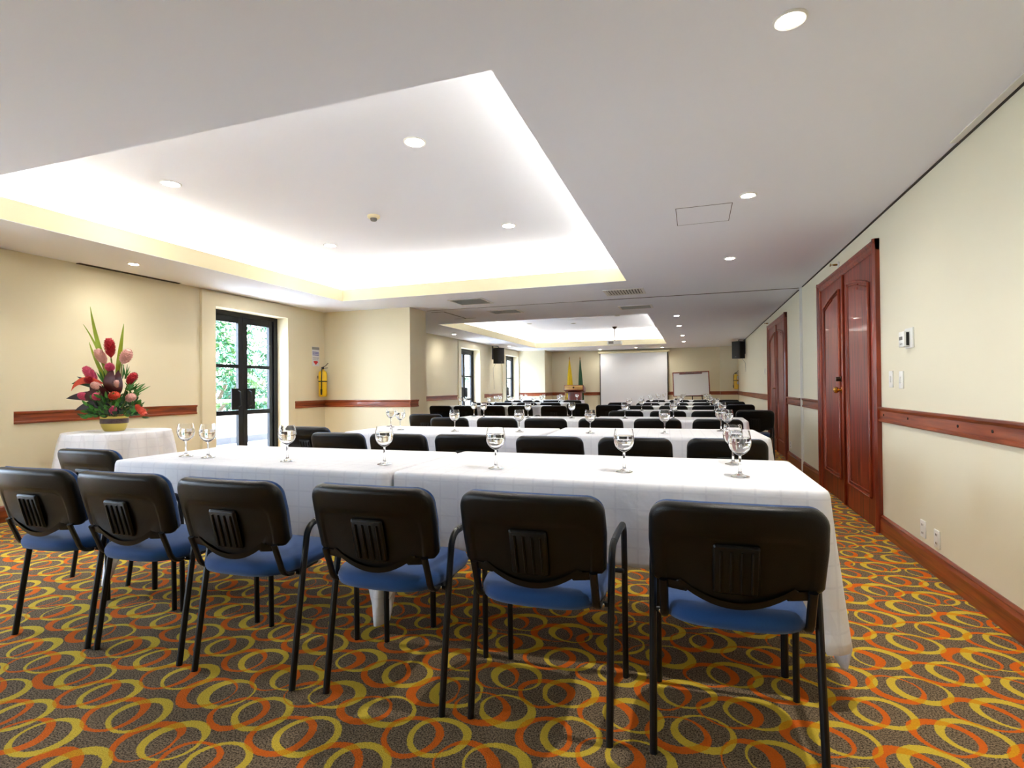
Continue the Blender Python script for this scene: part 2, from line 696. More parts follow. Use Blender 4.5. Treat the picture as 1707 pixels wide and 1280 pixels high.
# door openings on the right wall
DOORS = [(4.715, 6.70), (8.95, 10.97)]
# chair rails
def rail_y(name, x, y0, y1, sgn, holes=()):
    """rail on a wall of constant x, projecting towards sgn"""
    z0, z1 = .842, .952
    prof = [(0, z0), (.018, z0), (.022, z0 + .006), (.022, z0 + .018), (.014, z0 + .024), (.014, z1 - .03), (.024, z1 - .022), (.028, z1 - .012), (.028, z1), (0, z1)]
    m = MB().prism([(x + sgn * p, z) for p, z in prof], 'y', y0, y1)
    o = struct(m.obj(name, 'woodH', smooth=False))
    for k, y in enumerate(holes):
        h = MB().lathe([(.008, 0), (.008, .003)], 12, T=Matrix.Translation((x + sgn * .0142, y, .895)) @ Matrix.Rotation(sgn * PI / 2, 4, 'Y'))
        h.obj('peg_hole', 'dark', o)
    return o


def rail_x(name, y, x0, x1):
    z0, z1 = .842, .952
    prof = [(0, z0), (.018, z0), (.022, z0 + .006), (.022, z0 + .018), (.014, z0 + .024), (.014, z1 - .03), (.024, z1 - .022), (.028, z1 - .012), (.028, z1), (0, z1)]
    m = MB().prism([(y - p, z) for p, z in prof], 'x', x0, x1)
    return struct(m.obj(name, 'woodHx', smooth=False))


MT['woodHx'] = wood('rail_wood_x', srgb(105, 42, 16), srgb(165, 80, 38), (.7, 8, 12), .35)
rail_y('trim_1', XR, YN, DOORS[0][0], -1, (4.62, 4.15, 3.45, 3.1, 2.6))
rail_y('trim_2', XR, DOORS[0][1], 7.74, -1)
rail_y('trim_3', XR, 7.86, DOORS[1][0], -1)
rail_y('trim_4', XR, DOORS[1][1], 18.38, -1)
rail_y('trim_5', XL, 3.07, 4.93, 1)
rail_y('trim_6', XL, 6.62, 7.33, 1)
rail_x('trim_7', 7.33, XL, -4.15)
rail_y('trim_8', -4.15, 7.302, 7.56, 1)
rail_y('trim_9', XL, 7.86, 12.5, 1)
rail_y('trim_10', XL, 14.33, 15.88, 1)
rail_x('trim_11', 17.55, XL, -4.78)
rail_x('trim_12', 18.5, -4.78, .80)
rail_x('trim_13', 18.38, .80, XR)
rail_y('trim_14', -4.78, 17.55, 18.5, 1)


def base_y(name, x, y0, y1, sgn):
    prof = [(0, 0), (.02, 0), (.02, .10), (.012, .118), (.016, .128), (.006, .14), (0, .14)]
    return struct(MB().prism([(x + sgn * p, z) for p, z in prof], 'y', y0, y1).obj(name, 'woodH', smooth=False))


def base_x(name, y, x0, x1):
    prof = [(0, 0), (.02, 0), (.02, .10), (.012, .118), (.016, .128), (.006, .14), (0, .14)]
    return struct(MB().prism([(y - p, z) for p, z in prof], 'x', x0, x1).obj(name, 'woodHx', smooth=False))


base_y('baseboard_right', XR, YN, DOORS[0][0], -1)
base_y('baseboard_right_middle', XR, DOORS[0][1], 7.74, -1)
base_y('baseboard_right_inner', XR, 7.86, DOORS[1][0], -1)
base_y('baseboard_right_far', XR, DOORS[1][1], 18.38, -1)
base_y('baseboard_left', XL, 3.07, 4.98, 1)
base_y('baseboard_left_near', XL, YN, .2, 1)
base_y('baseboard_left_pier', XL + .05, 1.7, 3.06, 1)
base_y('baseboard_left_corner', XL, 6.62, 7.33, 1)
base_x('baseboard_pillar', 7.33, XL, -4.13)
base_y('baseboard_pillar_side', -4.15, 7.33, 7.85, 1)
base_y('baseboard_left_far', XL, 7.86, 12.5, 1)
base_x('baseboard_far', 18.5, -4.78, .80)
# movable-partition channel on the right wall and its ceiling track
struct(MB().box(XR - .02, XR, 7.76, 7.775, 0, ZC - .01).box(XR - .02, XR, 7.825, 7.84, 0, ZC - .01).obj('trim_15', 'whitem', smooth=False))
struct(MB().box(-1.55, XR - .03, 7.79, 7.81, ZC - .004, ZC + .001).box(-4.1, -1.55, 7.795, 7.803, ZC - .003, ZC + .001).obj('trim_16', 'groove', smooth=False))
struct(MB().box(XR - .012, XR + .001, YN, 7.7, ZC - .009, ZC - .001).box(XR - .012, XR + .001, 7.95, 18.3, ZC - .009, ZC - .001).obj('trim_17', 'groove', smooth=False))  # dark strips paint the shade of the gap between right wall and ceiling
struct(MB().box(XR - .05, XR - .014, YN, 3.4, ZC - .006, ZC + .001).obj('trim_18', 'whitem', smooth=False))
struct(MB().box(XL, XL + .03, 3.6, 4.7, ZC - .006, ZC + .001).box(XL + .045, XL + .049, 3.6, 4.7, ZC - .003, ZC + .001).obj('trim_19', 'groove', smooth=False))
m = MB()
m.box(-4.12, -3.9, 7.99, 8.0, ZC - .003, ZC + .001).box(-4.12, -3.7, 8.9, 8.91, ZC - .003, ZC + .001).box(-3.9, -3.885, 8.0, 8.9, ZC - .003, ZC + .001)
struct(m.obj('trim_20', 'groove', smooth=False))


# ------------------------------------------------------------------ panelled double doors
def arch_top(y0, y1, yc, z_in, z_out, n=12):
    """top edge of a panel from y0 to y1; highest at the side nearest yc"""
    pts = []
    for i in range(n + 1):
        t = i / n
        y = y0 + (y1 - y0) * t
        u = abs(y - yc) / max(abs(y0 - yc), abs(y1 - yc))
        pts.append((y, z_in - (z_in - z_out) * u ** 2))
    return pts


def double_door(n, y0, y1, handle_far=True):
    D = struct(empty('door_%d' % n, (XR, (y0 + y1) / 2, 0)))
    hw = (y1 - y0) / 2
    zt = 2.226
    fr = MB()
    prof = [(0, 0), (-.03, 0), (-.045, .012), (-.045, .03), (-.03, .045), (-.03, .07), (-.018, .085), (0, .085)]
    # jambs and head: casing projecting from the wall
    for s in (-1, 1):
        pts = [(x, s * (hw - d)) for x, d in prof]
        fr.prism(pts, 'z', 0, zt)
    fr.prism([(x, zt - d) for x, d in prof], 'y', -hw, hw) if False else None
    vs = []
    pr_ = [(x, zt - d) for x, d in prof]
    k = len(pr_)
    vs = [(x, -hw, z) for x, z in pr_] + [(x, hw, z) for x, z in pr_]
    fs = [tuple(range(k)), tuple(reversed(range(k, 2 * k)))] + [(i, i + k, (i + 1) % k + k, (i + 1) % k) for i in range(k)]
    fr.add(vs, fs)
    fr.obj('door_frame', 'woodF', D, smooth=False)
    for s in (-1, 1):                       # near leaf (-1), far leaf (+1)
        a, b = (0.002, hw - .085) if s > 0 else (-(hw - .085), -.002)
        leaf = MB().box(-.012, -.001, a, b, .008, zt - .085).obj('door_leaf', 'woodV', D, smooth=False)
        # meeting astragal
        pa, pb = a + .13, b - .13
        top = arch_top(pa, pb, 0, 2.035, 1.93)
        outline = [(pa, .23), (pb, .23)] + list(reversed(top))
        pts = [(-.016, y, z) for y, z in outline] + [(-.016, outline[0][0], outline[0][1])]
        mo = MB()
        mo.tube(pts, .016, .012, 8, side=(1, 0, 0))
        pts = [(-.014, y + (.03 if y < (pa + pb) / 2 else -.03) * 1.0, z + (.03 if z < 1 else -.03)) for y, z in outline]
        mo.tube(pts + [pts[0]], .008, .006, 6, side=(1, 0, 0))
        mo.obj('panel_moulding', 'woodF', leaf, angle=60)
        ins = []
        cy, cz = (pa + pb) / 2, 1.1
        for y, z in outline:
            ins.append((y + (.06 if y < cy else -.06) * min(1, abs(y - cy) / .05), z + (.06 if z < 1 else -.06)))
        MB().prism(ins, 'x', -.0135, -.0165).obj('door_panel', 'woodV', leaf, smooth=False)
    MB().rbox(-.03, -.012, -.022, .022, .01, zt - .086, .006, 2).obj('meeting_stile', 'woodF', D)
    return D


def door_hardware(D, y, lever):
    T = Matrix.Translation((-.012, y, 1.072)) @ Matrix.Rotation(-PI / 2, 4, 'Y')
    if lever == 'knob':
        MB().lathe([(.034, 0), (.034, .006), (.014, .012), (.012, .03), (.024, .038), (.031, .052), (.028, .068), (.012, .076), (.001, .077)], 20, T=T).obj('door_knob', 'brass', D)
        T2 = Matrix.Translation((-.012, y, 1.175)) @ Matrix.Rotation(-PI / 2, 4, 'Y')
        MB().lathe([(.028, 0), (.028, .01), (.022, .018), (.022, .05), (.018, .056), (.001, .057)], 20, T=T2).obj('deadbolt', 'bronze', D)
    else:
        m = MB()
        m.lathe([(.026, 0), (.026, .008), (.01, .014), (.01, .045), (.001, .046)], 16, T=T)
        m.tube([(-.055, y, 1.072), (-.058, y + .04, 1.074), (-.055, y + .10, 1.068)], .010, .008, 8)
        m.box(-.016, -.012, y - .02, y + .02, .96, 1.2)
        m.obj('lever_handle', 'brass', D)


MT['bronze'] = mat('dark_bronze', srgb(60, 40, 26), .3, .8)
d1 = double_door(1, *DOORS[0])
door_hardware(d1, .07, 'knob')
d2 = double_door(2, *DOORS[1])
door_hardware(d2, .07, 'lever')


# ------------------------------------------------------------------ glazed terrace doors on the left
def terrace_door(n, y0, y1, plates=True):
    W = struct(empty('window_%d' % n, (XL - .2, y0, 0)))
    wd = y1 - y0
    zt = 2.19
    t = .055
    f = MB()
    f.box(-.04, .04, 0, t, 0, zt).box(-.04, .04, wd - t - .02, wd, 0, zt).box(-.04, .04, t, wd - t, zt - t, zt).box(-.04, .04, t, wd - t, 0, .03)
    f.obj('window_frame', 'blackframe', W, smooth=False)
    mid = wd / 2
    for a, b, s in ((t, mid - .003, 1), (mid + .003, wd - t - .02, -1)):
        L_ = MB()
        st = .075
        L_.box(-.022, .022, a, a + st, .03, zt - t).box(-.022, .022, b - st, b, .03, zt - t)
        for z0, z1 in ((.03, .16), (.79, .85), (1.43, 1.475), (zt - t - .09, zt - t)):
            L_.box(-.02, .02, a + st, b - st, z0, z1)
        lf = L_.obj('door_leaf', 'blackframe', W, smooth=False)
        for z0, z1 in ((.16, .79), (.85, 1.43), (1.475, zt - t - .09)):
            MB().box(-.003, .003, a + st, b - st, z0, z1).obj('glass_pane', 'pane', lf, smooth=False)
        if plates:
            ya = b - .20 if s > 0 else a + .06
            MB().box(.022, .034, ya, ya + .14, .86, 1.15).obj('push_plate', 'blackframe', lf, smooth=False)
            hy = ya + (.11 if s > 0 else .03)
            MB().tube([(.034, hy, .9), (.075, hy, .92), (.075, hy, 1.1), (.034, hy, 1.12)], .01, None, 8).obj('door_handle', 'blackframe', lf)
    return W


for k, (a, b) in enumerate(WINS):  # the last door stands out of view, added for its daylight
    terrace_door(k + 1, a, b)

# ------------------------------------------------------------------ ceiling fittings
pos_names = []


def downlight(x, y, z, label, power, r=.05, on=True, group=None):
    D = empty('recessed_downlight', (x, y, z))
    tag(D, label, 'ceiling light', group)
    MB().lathe([(r, .001), (r + .014, .001), (r + .014, -.004), (r + .008, -.008), (r, -.006)], 28, close=True).obj('trim_ring', 'whitem', D)
    m = MB().lathe([(.001, -.0035), (r - .002, -.0035), (r - .002, 0), (.001, 0)], 24)
    m.obj('bulb', 'bulb' if on else 'grey', D)
    if on and power:
        spot_lamp(x, y, z - .012, power)
    return D


side = [2.06, 3.87, 5.72, 10.02, 11.72, 13.97, 15.85]
sx_ = [.33, .355, .354, -.28, -.28, -.255, -.255]
lab = ['lit halogen downlight nearest the camera, at the top right of the ceiling',
       'lit halogen downlight beside the square access panel near the right wall',
       'lit halogen downlight between the access panel and the partition track on the right',
       'lit halogen downlight just past the partition track, first right of the far tray',
       'lit halogen downlight right of the far tray, second past the track',
       'lit halogen downlight right of the far tray, third past the track',
       'lit halogen downlight at the far right corner of the far tray']
for k, (x, y, l) in enumerate(zip(sx_, side, lab)):
    downlight(x, y, ZC, l, SPOT * (2.2 if k == 0 else 1), r=.042, group='downlights along the right side')
for (x, y, l) in ((-5.25, 3.82, 'lit downlight on the lowered ceiling above the flower table'),
                  (-5.24, 5.6, 'lit downlight on the lowered ceiling above the nearest terrace door'),
                  (-5.28, 11.38, 'lit downlight near the left wall just beyond the cream pillar'),
                  (-5.28, 13.5, 'lit downlight near the left wall above the second terrace door'),
                  (-5.28, 15.32, 'lit downlight near the left wall beside the left loudspeaker')):
    downlight(x, y, ZC, l, SPOT * .6, r=.042, group='downlights along the left wall')
for (x, y, l) in ((-2.98, 18.0, 'small lit downlight above the left edge of the projection screen'),
                  (-1.75, 17.6, 'small lit downlight above the middle of the projection screen'),
                  (-.95, 17.9, 'small lit downlight above the right edge of the projection screen')):
    downlight(x, y, ZC, l, SPOT * .6, r=.042, group='downlights above the screen')
for (x, y, l) in ((-1.843, 3.344, 'largest lit downlight in the near tray ceiling, front right of four'),
                  (-4.13, 3.323, 'lit downlight at the front left of the near tray ceiling'),
                  (-1.857, 5.41, 'lit downlight at the back right of the near tray ceiling'),
                  (-4.131, 5.40, 'lit downlight at the back left of the near tray ceiling')):
    downlight(x, y, ZUP, l, SPOT * .8, r=.065, group='downlights in the near tray')
for (x, y, l) in ((-4.2, 13.9, 'unlit grey downlight at the front left of the far tray ceiling'),
                  (-3.08, 14.3, 'unlit grey downlight in the middle of the far tray ceiling'),
                  (-1.75, 13.2, 'unlit pale downlight right of centre in the far tray, before the projector')):
    downlight(x, y, ZUP, l, 0, r=.06, on=False, group='unlit fittings in the far tray')

S = empty('smoke_detector', (-3.02, 4.63, ZUP))
tag(S, 'round cream smoke detector in the centre of the near tray ceiling', 'smoke detector')
MB().lathe([(.001, 0), (.062, 0), (.062, -.018), (.05, -.028), (.001, -.028)], 28).obj('base', 'lip', S)
MB().lathe([(.001, -.028), (.034, -.028), (.034, -.04), (.028, -.052), (.001, -.052)], 20).obj('sensor_cap', 'grey', S)


def vent(x0, x1, y0, y1, label, nsl, along='x'):
    V_ = empty('air_vent', ((x0 + x1) / 2, (y0 + y1) / 2, ZC))
    tag(V_, label, 'air vent', 'ceiling air vents')
    hx, hy = (x1 - x0) / 2, (y1 - y0) / 2
    f = MB()
    t = .035
    f.box(-hx, hx, -hy, -hy + t, -.008, 0).box(-hx, hx, hy - t, hy, -.008, 0).box(-hx, -hx + t, -hy + t, hy - t, -.008, 0).box(hx - t, hx, -hy + t, hy - t, -.008, 0)
    f.obj('frame', 'whitem', V_, smooth=False)
    MB().box(-hx + t, hx - t, -hy + t, hy - t, -.002, -.0005).obj('backing', 'dark', V_, smooth=False)
    for i in range(nsl):
        if along == 'x':       # slats run along x
            y = -hy + t + (2 * hy - 2 * t) * (i + .5) / nsl
            T = Matrix.Translation((0, y, -.008)) @ Matrix.Rotation(.55, 4, 'X')
            MB().box(-hx + t, hx - t, -.013, .013, -.001, .001, T).obj('slat', 'whitem', V_, smooth=False)
        else:
            x = -hx + t + (2 * hx - 2 * t) * (i + .5) / nsl
            T = Matrix.Translation((x, 0, -.008)) @ Matrix.Rotation(-.6, 4, 'Y')
            MB().box(-.011, .011, -hy + t, hy - t, -.001, .001, T).obj('slat', 'whitem', V_, smooth=False)


vent(-3.33, -2.8, 6.95, 7.45, 'square white air vent at the left, before the partition track', 8)
vent(-3.2, -2.68, 8.15, 8.55, 'square white air vent at the left, just past the partition track', 7)
vent(-1.12, -.6, 7.02, 7.45, 'white grille vent at the right with upright slats, before the track', 12, 'y')
vent(-1.12, -.6, 8.5, 8.85, 'white vent at the right, past the track and before the far tray', 6)
A = MB()
for a in ((-.11, .268, 3.99, 3.994), (-.11, .268, 4.41, 4.414), (-.11, -.106, 3.99, 4.414), (.264, .268, 3.99, 4.414)):
    A.box(*a, ZC - .0015, ZC + .001)
acc = empty('access_panel', (0, 0, 0))
tag(acc, 'flush white rectangular access panel in the ceiling near the right downlights', 'ceiling panel')
MB().box(-.106, .264, 3.994, 4.41, ZC - .001, ZC + .0005).obj('panel', 'ceil', acc, smooth=False)
A.obj('panel_gap', 'groove', acc, smooth=False)


def side_sprinkler(y, label):
    P_ = empty('wall_sprinkler', (XR, y, 2.28))
    tag(P_, label, 'sprinkler', 'wall sprinklers')
    R = Matrix.Rotation(-PI / 2, 4, 'Y')
    MB().lathe([(.001, 0), (.03, 0), (.03, .006), (.012, .012), (.001, .013)], 16, T=R).obj('rosette', 'whitem', P_)
    m = MB().lathe([(.009, .012), (.009, .04), (.003, .06), (.003, .07)], 10, T=R)
    m.box(-.075, -.07, -.018, .018, -.012, .012)
    m.obj('nozzle', 'brass', P_)


side_sprinkler(5.9, 'small brass side-wall sprinkler above the nearer mahogany door')
side_sprinkler(11.0, 'small brass side-wall sprinkler above the farther mahogany door')

# projector on its ceiling pole
PJ = empty('projector', (-2.15, 15.6, ZUP))
tag(PJ, 'white projector hanging from a pole in the far ceiling tray', 'projector')
MB().lathe([(.001, 0), (.075, 0), (.06, -.03), (.03, -.06), (.001, -.06)], 16).obj('ceiling_cup', 'bronze', PJ)
MB().tube([(0, 0, -.05), (0, 0, -.41)], .016, None, 10).obj('pole', 'grey', PJ)
b = MB().rbox(-.2, .2, -.14, .14, -.52, -.41, .02, 3)
bo = b.obj('housing', 'whitem', PJ)
MB().lathe([(.04, 0), (.04, .03), (.034, .034), (.001, .02)], 18, T=Matrix.Translation((.07, .135, -.465)) @ Matrix.Rotation(-PI / 2, 4, 'X')).obj('lens', 'speaker', bo)
MB().box(-.16, -.02, -.143, -.138, -.50, -.43).obj('rear_vent', 'grey', bo, smooth=False)

# ------------------------------------------------------------------ tables and cloths
TZ = .735
TS = 1.053      # table plan positions are scaled with the table height


def table(x0, x1, y0, y1, label, group='rectangular tables', rz=0):
    cx, cy = (x0 + x1) / 2, (y0 + y1) / 2
    hx, hy = (x1 - x0) / 2 - .012, (y1 - y0) / 2 - .012
    T = empty('banquet_table', (cx, cy, 0), rz)
    tag(T, label, 'table', group)
    MB().rbox(-hx, hx, -hy, hy, TZ - .03, TZ, .006, 2).obj('tabletop', 'lectg', T)
    for sx in (-1, 1):
        for sy in (-1, 1):
            MB().tube([(sx * (hx - .12), sy * (hy - .12), 0), (sx * (hx - .12), sy * (hy - .12), TZ - .03)], .014, None, 10).obj('leg', 'tube', T)
    return T


def drape(hx, hy, z, drop, seed, amp=.008, corner=.24, flare=.07, ends=(0, 0), plain=(0, 0), n_per=46, wav=9, rc=.03):
    """rectangular cloth hung over a table half-size hx, hy. returns MB in local coordinates"""
    rnd = random.Random(seed)
    per = []
    corners = [(hx, -hy), (hx, hy), (-hx, hy), (-hx, -hy)]
    sides = [((-hx, -hy), (hx, -hy), (0, -1)), ((hx, -hy), (hx, hy), (1, 0)), ((hx, hy), (-hx, hy), (0, 1)), ((-hx, hy), (-hx, -hy), (-1, 0))]
    s0 = 0
    for i, (a, b, nrm) in enumerate(sides):
        Ls = math.dist(a, b) - 2 * rc
        k = max(4, int(Ls * n_per))
        dx, dy = (b[0] - a[0]) / math.dist(a, b), (b[1] - a[1]) / math.dist(a, b)
        for j in range(k):
            t = rc + Ls * j / k
            # dense near the corners
            per.append((a[0] + dx * t, a[1] + dy * t, nrm[0], nrm[1], s0 + t, min(t, Ls + 2 * rc - t), i))
        n2 = sides[(i + 1) % 4][2]
        cc = (b[0] - dx * rc - (n2[0] * 0) , b[1] - dy * rc)
        ccx, ccy = b[0] - dx * rc - nrm[0] * rc, b[1] - dy * rc - nrm[1] * rc
        for j in range(8):
            a_ = (j + .0) / 8 * PI / 2
            nx, ny = nrm[0] * math.cos(a_) + n2[0] * math.sin(a_), nrm[1] * math.cos(a_) + n2[1] * math.sin(a_)
            per.append((ccx + nx * rc, ccy + ny * rc, nx, ny, s0 + Ls + 2 * rc, 0, i))
        s0 += Ls + 2 * rc
    n = len(per)
    ph = [rnd.uniform(0, 6.28) for _ in range(6)]
    fr = [rnd.uniform(.7, 1.3) * wav for _ in range(3)]
    rings = [(-.02, 0, 0), (-.006, 0, 0), (0, -.003, 0), (.004, -.010, 0), (.006, -.02, .02)]
    K = 16
    for q in range(1, K + 1):
        rings.append((.007, None, q / K))
    m = MB()
    vs = []
    for (o, dz, t) in rings:
        for (x, y, nx, ny, s, dc, si) in per:
            cw = math.exp(-(dc / .07) ** 2)
            ch = math.exp(-(dc / .11) ** 1.6)
            d_here = drop + corner * ch
            ex = ends[0] if si == 1 else (ends[1] if si == 3 else 0)
            if ex:
                d_here += ex * min(1, dc / .1 + .4)
            zz = z + dz if dz is not None else z - .02 - (d_here - .02) * t
            wv = (math.sin(s * fr[0] + ph[0]) + .6 * math.sin(s * fr[1] * 1.7 + ph[1]) + .35 * math.sin(s * fr[2] * 3.1 + ph[2])) * amp * t ** 1.2
            out = o + wv + amp * 1.3 * t + flare * cw * t ** 1.1
            ox = nx * out
            if (ox > 0 and plain[1]) or (ox < 0 and plain[0]):
                ox = max(-.0055, min(.0055, ox))
            vs.append((x + ox, y + ny * out, zz))
    fs = []
    R = len(rings)
    for r in range(R - 1):
        for j in range(n):
            j2 = (j + 1) % n
            fs.append((r * n + j, (r + 1) * n + j, (r + 1) * n + j2, r * n + j2))
    fs.append(tuple(range(n)))
    m.add(vs, fs)
    return m


def cloth(x0, x1, y0, y1, label, seed, rz=0, group='white cloths on the rectangular tables', **k):
    cx, cy = (x0 + x1) / 2, (y0 + y1) / 2
    m = drape((x1 - x0) / 2, (y1 - y0) / 2, TZ + .006, k.pop('drop', .33), seed, **k)
    o = m.obj('tablecloth', 'cloth', None, loc=(cx, cy, 0), rot=(0, 0, rz), angle=60)
    sol = o.modifiers.new('thickness', 'SOLIDIFY')
    sol.thickness = .0015
    sol.offset = 0
    tag(o, label, 'tablecloth', group)
    return o


TAB = [  # x0,x1,y0,y1,rz,label stem, ends
    (-2.89, -1.262, 2.0, 2.765, .012, 'left half of the first, nearest row', dict(amp=.006, flare=.05, corner=.34)),
    (-1.246, .425, 2.045, 2.83, .010, 'right half of the first, nearest row', dict(ends=(.16, 0), corner=.22, flare=.06)),
    (-2.83, -1.115, 3.86, 4.60, 0, 'left half of the second row', dict()),
    (-1.085, .475, 3.99, 4.76, .05, 'right half of the second row', dict(ends=(.15, 0))),
    (-2.80, -1.115, 5.83, 6.52, 0, 'left half of the third row', dict()),
    (-1.10, .52, 5.95, 6.60, 0, 'right half of the third row', dict()),
    (-1.12, .48, 8.04, 8.62, 0, 'right block, fourth row', dict()),
    (-1.12, .48, 10.02, 10.55, 0, 'right block, fifth row', dict()),
    (-1.12, .48, 12.2, 12.72, 0, 'right block, sixth row', dict()),
    (-1.12, .48, 14.4, 15.1, 0, 'right block, last row before the screen', dict()),
    (-4.85, -2.75, 9.9, 10.6, 0, 'left block past the pillar, first row', dict()),
    (-4.85, -2.85, 12.0, 12.7, 0, 'left block past the pillar, second row', dict()),
    (-4.85, -2.9, 14.1, 14.8, 0, 'left block past the pillar, third row', dict()),
    (-5.0, -3.75, 15.2, 15.75, 0, 'left block, farthest row by the corner', dict()),
]
for i, (x0, x1, y0, y1, rz, stem, kw) in enumerate(TAB):
    x0, x1, y0, y1 = x0 * TS, x1 * TS, y0 * TS, y1 * TS
    kw = dict(kw, plain=(0, 1) if stem.startswith('left half') else ((1, 0) if stem.startswith('right half') else (0, 0)))
    table(x0, x1, y0, y1, 'rectangular table under white cloth, ' + stem, rz=rz)
    cloth(x0, x1, y0, y1, 'white checked tablecloth, ' + stem, 11 + i, rz=rz, **kw)

# round flower table
RZ = .762
RT = empty('round_table', (-4.9, 3.42, 0))
tag(RT, 'small round table under white cloth carrying the flowers by the left wall', 'table')
MB().lathe([(.001, RZ - .025), (.4, RZ - .025), (.4, RZ), (.001, RZ)], 40).obj('tabletop', 'lectg', RT)
MB().lathe([(.001, 0), (.2, 0), (.2, .02), (.03, .05), (.03, RZ - .03), (.001, RZ - .03)], 24).obj('pedestal', 'tube', RT)
m = MB()
n = 160
rings = [(.38, 0), (.4, 0), (.405, -.006)] + [(None, q / 14) for q in range(1, 15)]
vs = []
for r, t in rings:
    for j in range(n):
        a = 2 * PI * j / n
        if r is not None:
            rr, zz = r, RZ + .006 + t
        else:
            wv = math.sin(a * 13 + .6 * math.sin(a * 3)) * .5 + .5
            rr = .405 + .03 * t ** 1.1 + (.085 * wv) * t ** .6
            zz = RZ - (RZ - .03) * t
        vs.append((rr * math.cos(a), rr * math.sin(a), zz))
fs = [tuple(range(n))]
for q in range(len(rings) - 1):
    for j in range(n):
        j2 = (j + 1) % n
        fs.append((q * n + j, (q + 1) * n + j, (q + 1) * n + j2, q * n + j2))
m.add(vs, fs)
o = m.obj('round_tablecloth', 'cloth', loc=(-4.9, 3.42, 0), angle=60)
tag(o, 'round white cloth falling in pleats over the flower table', 'tablecloth')


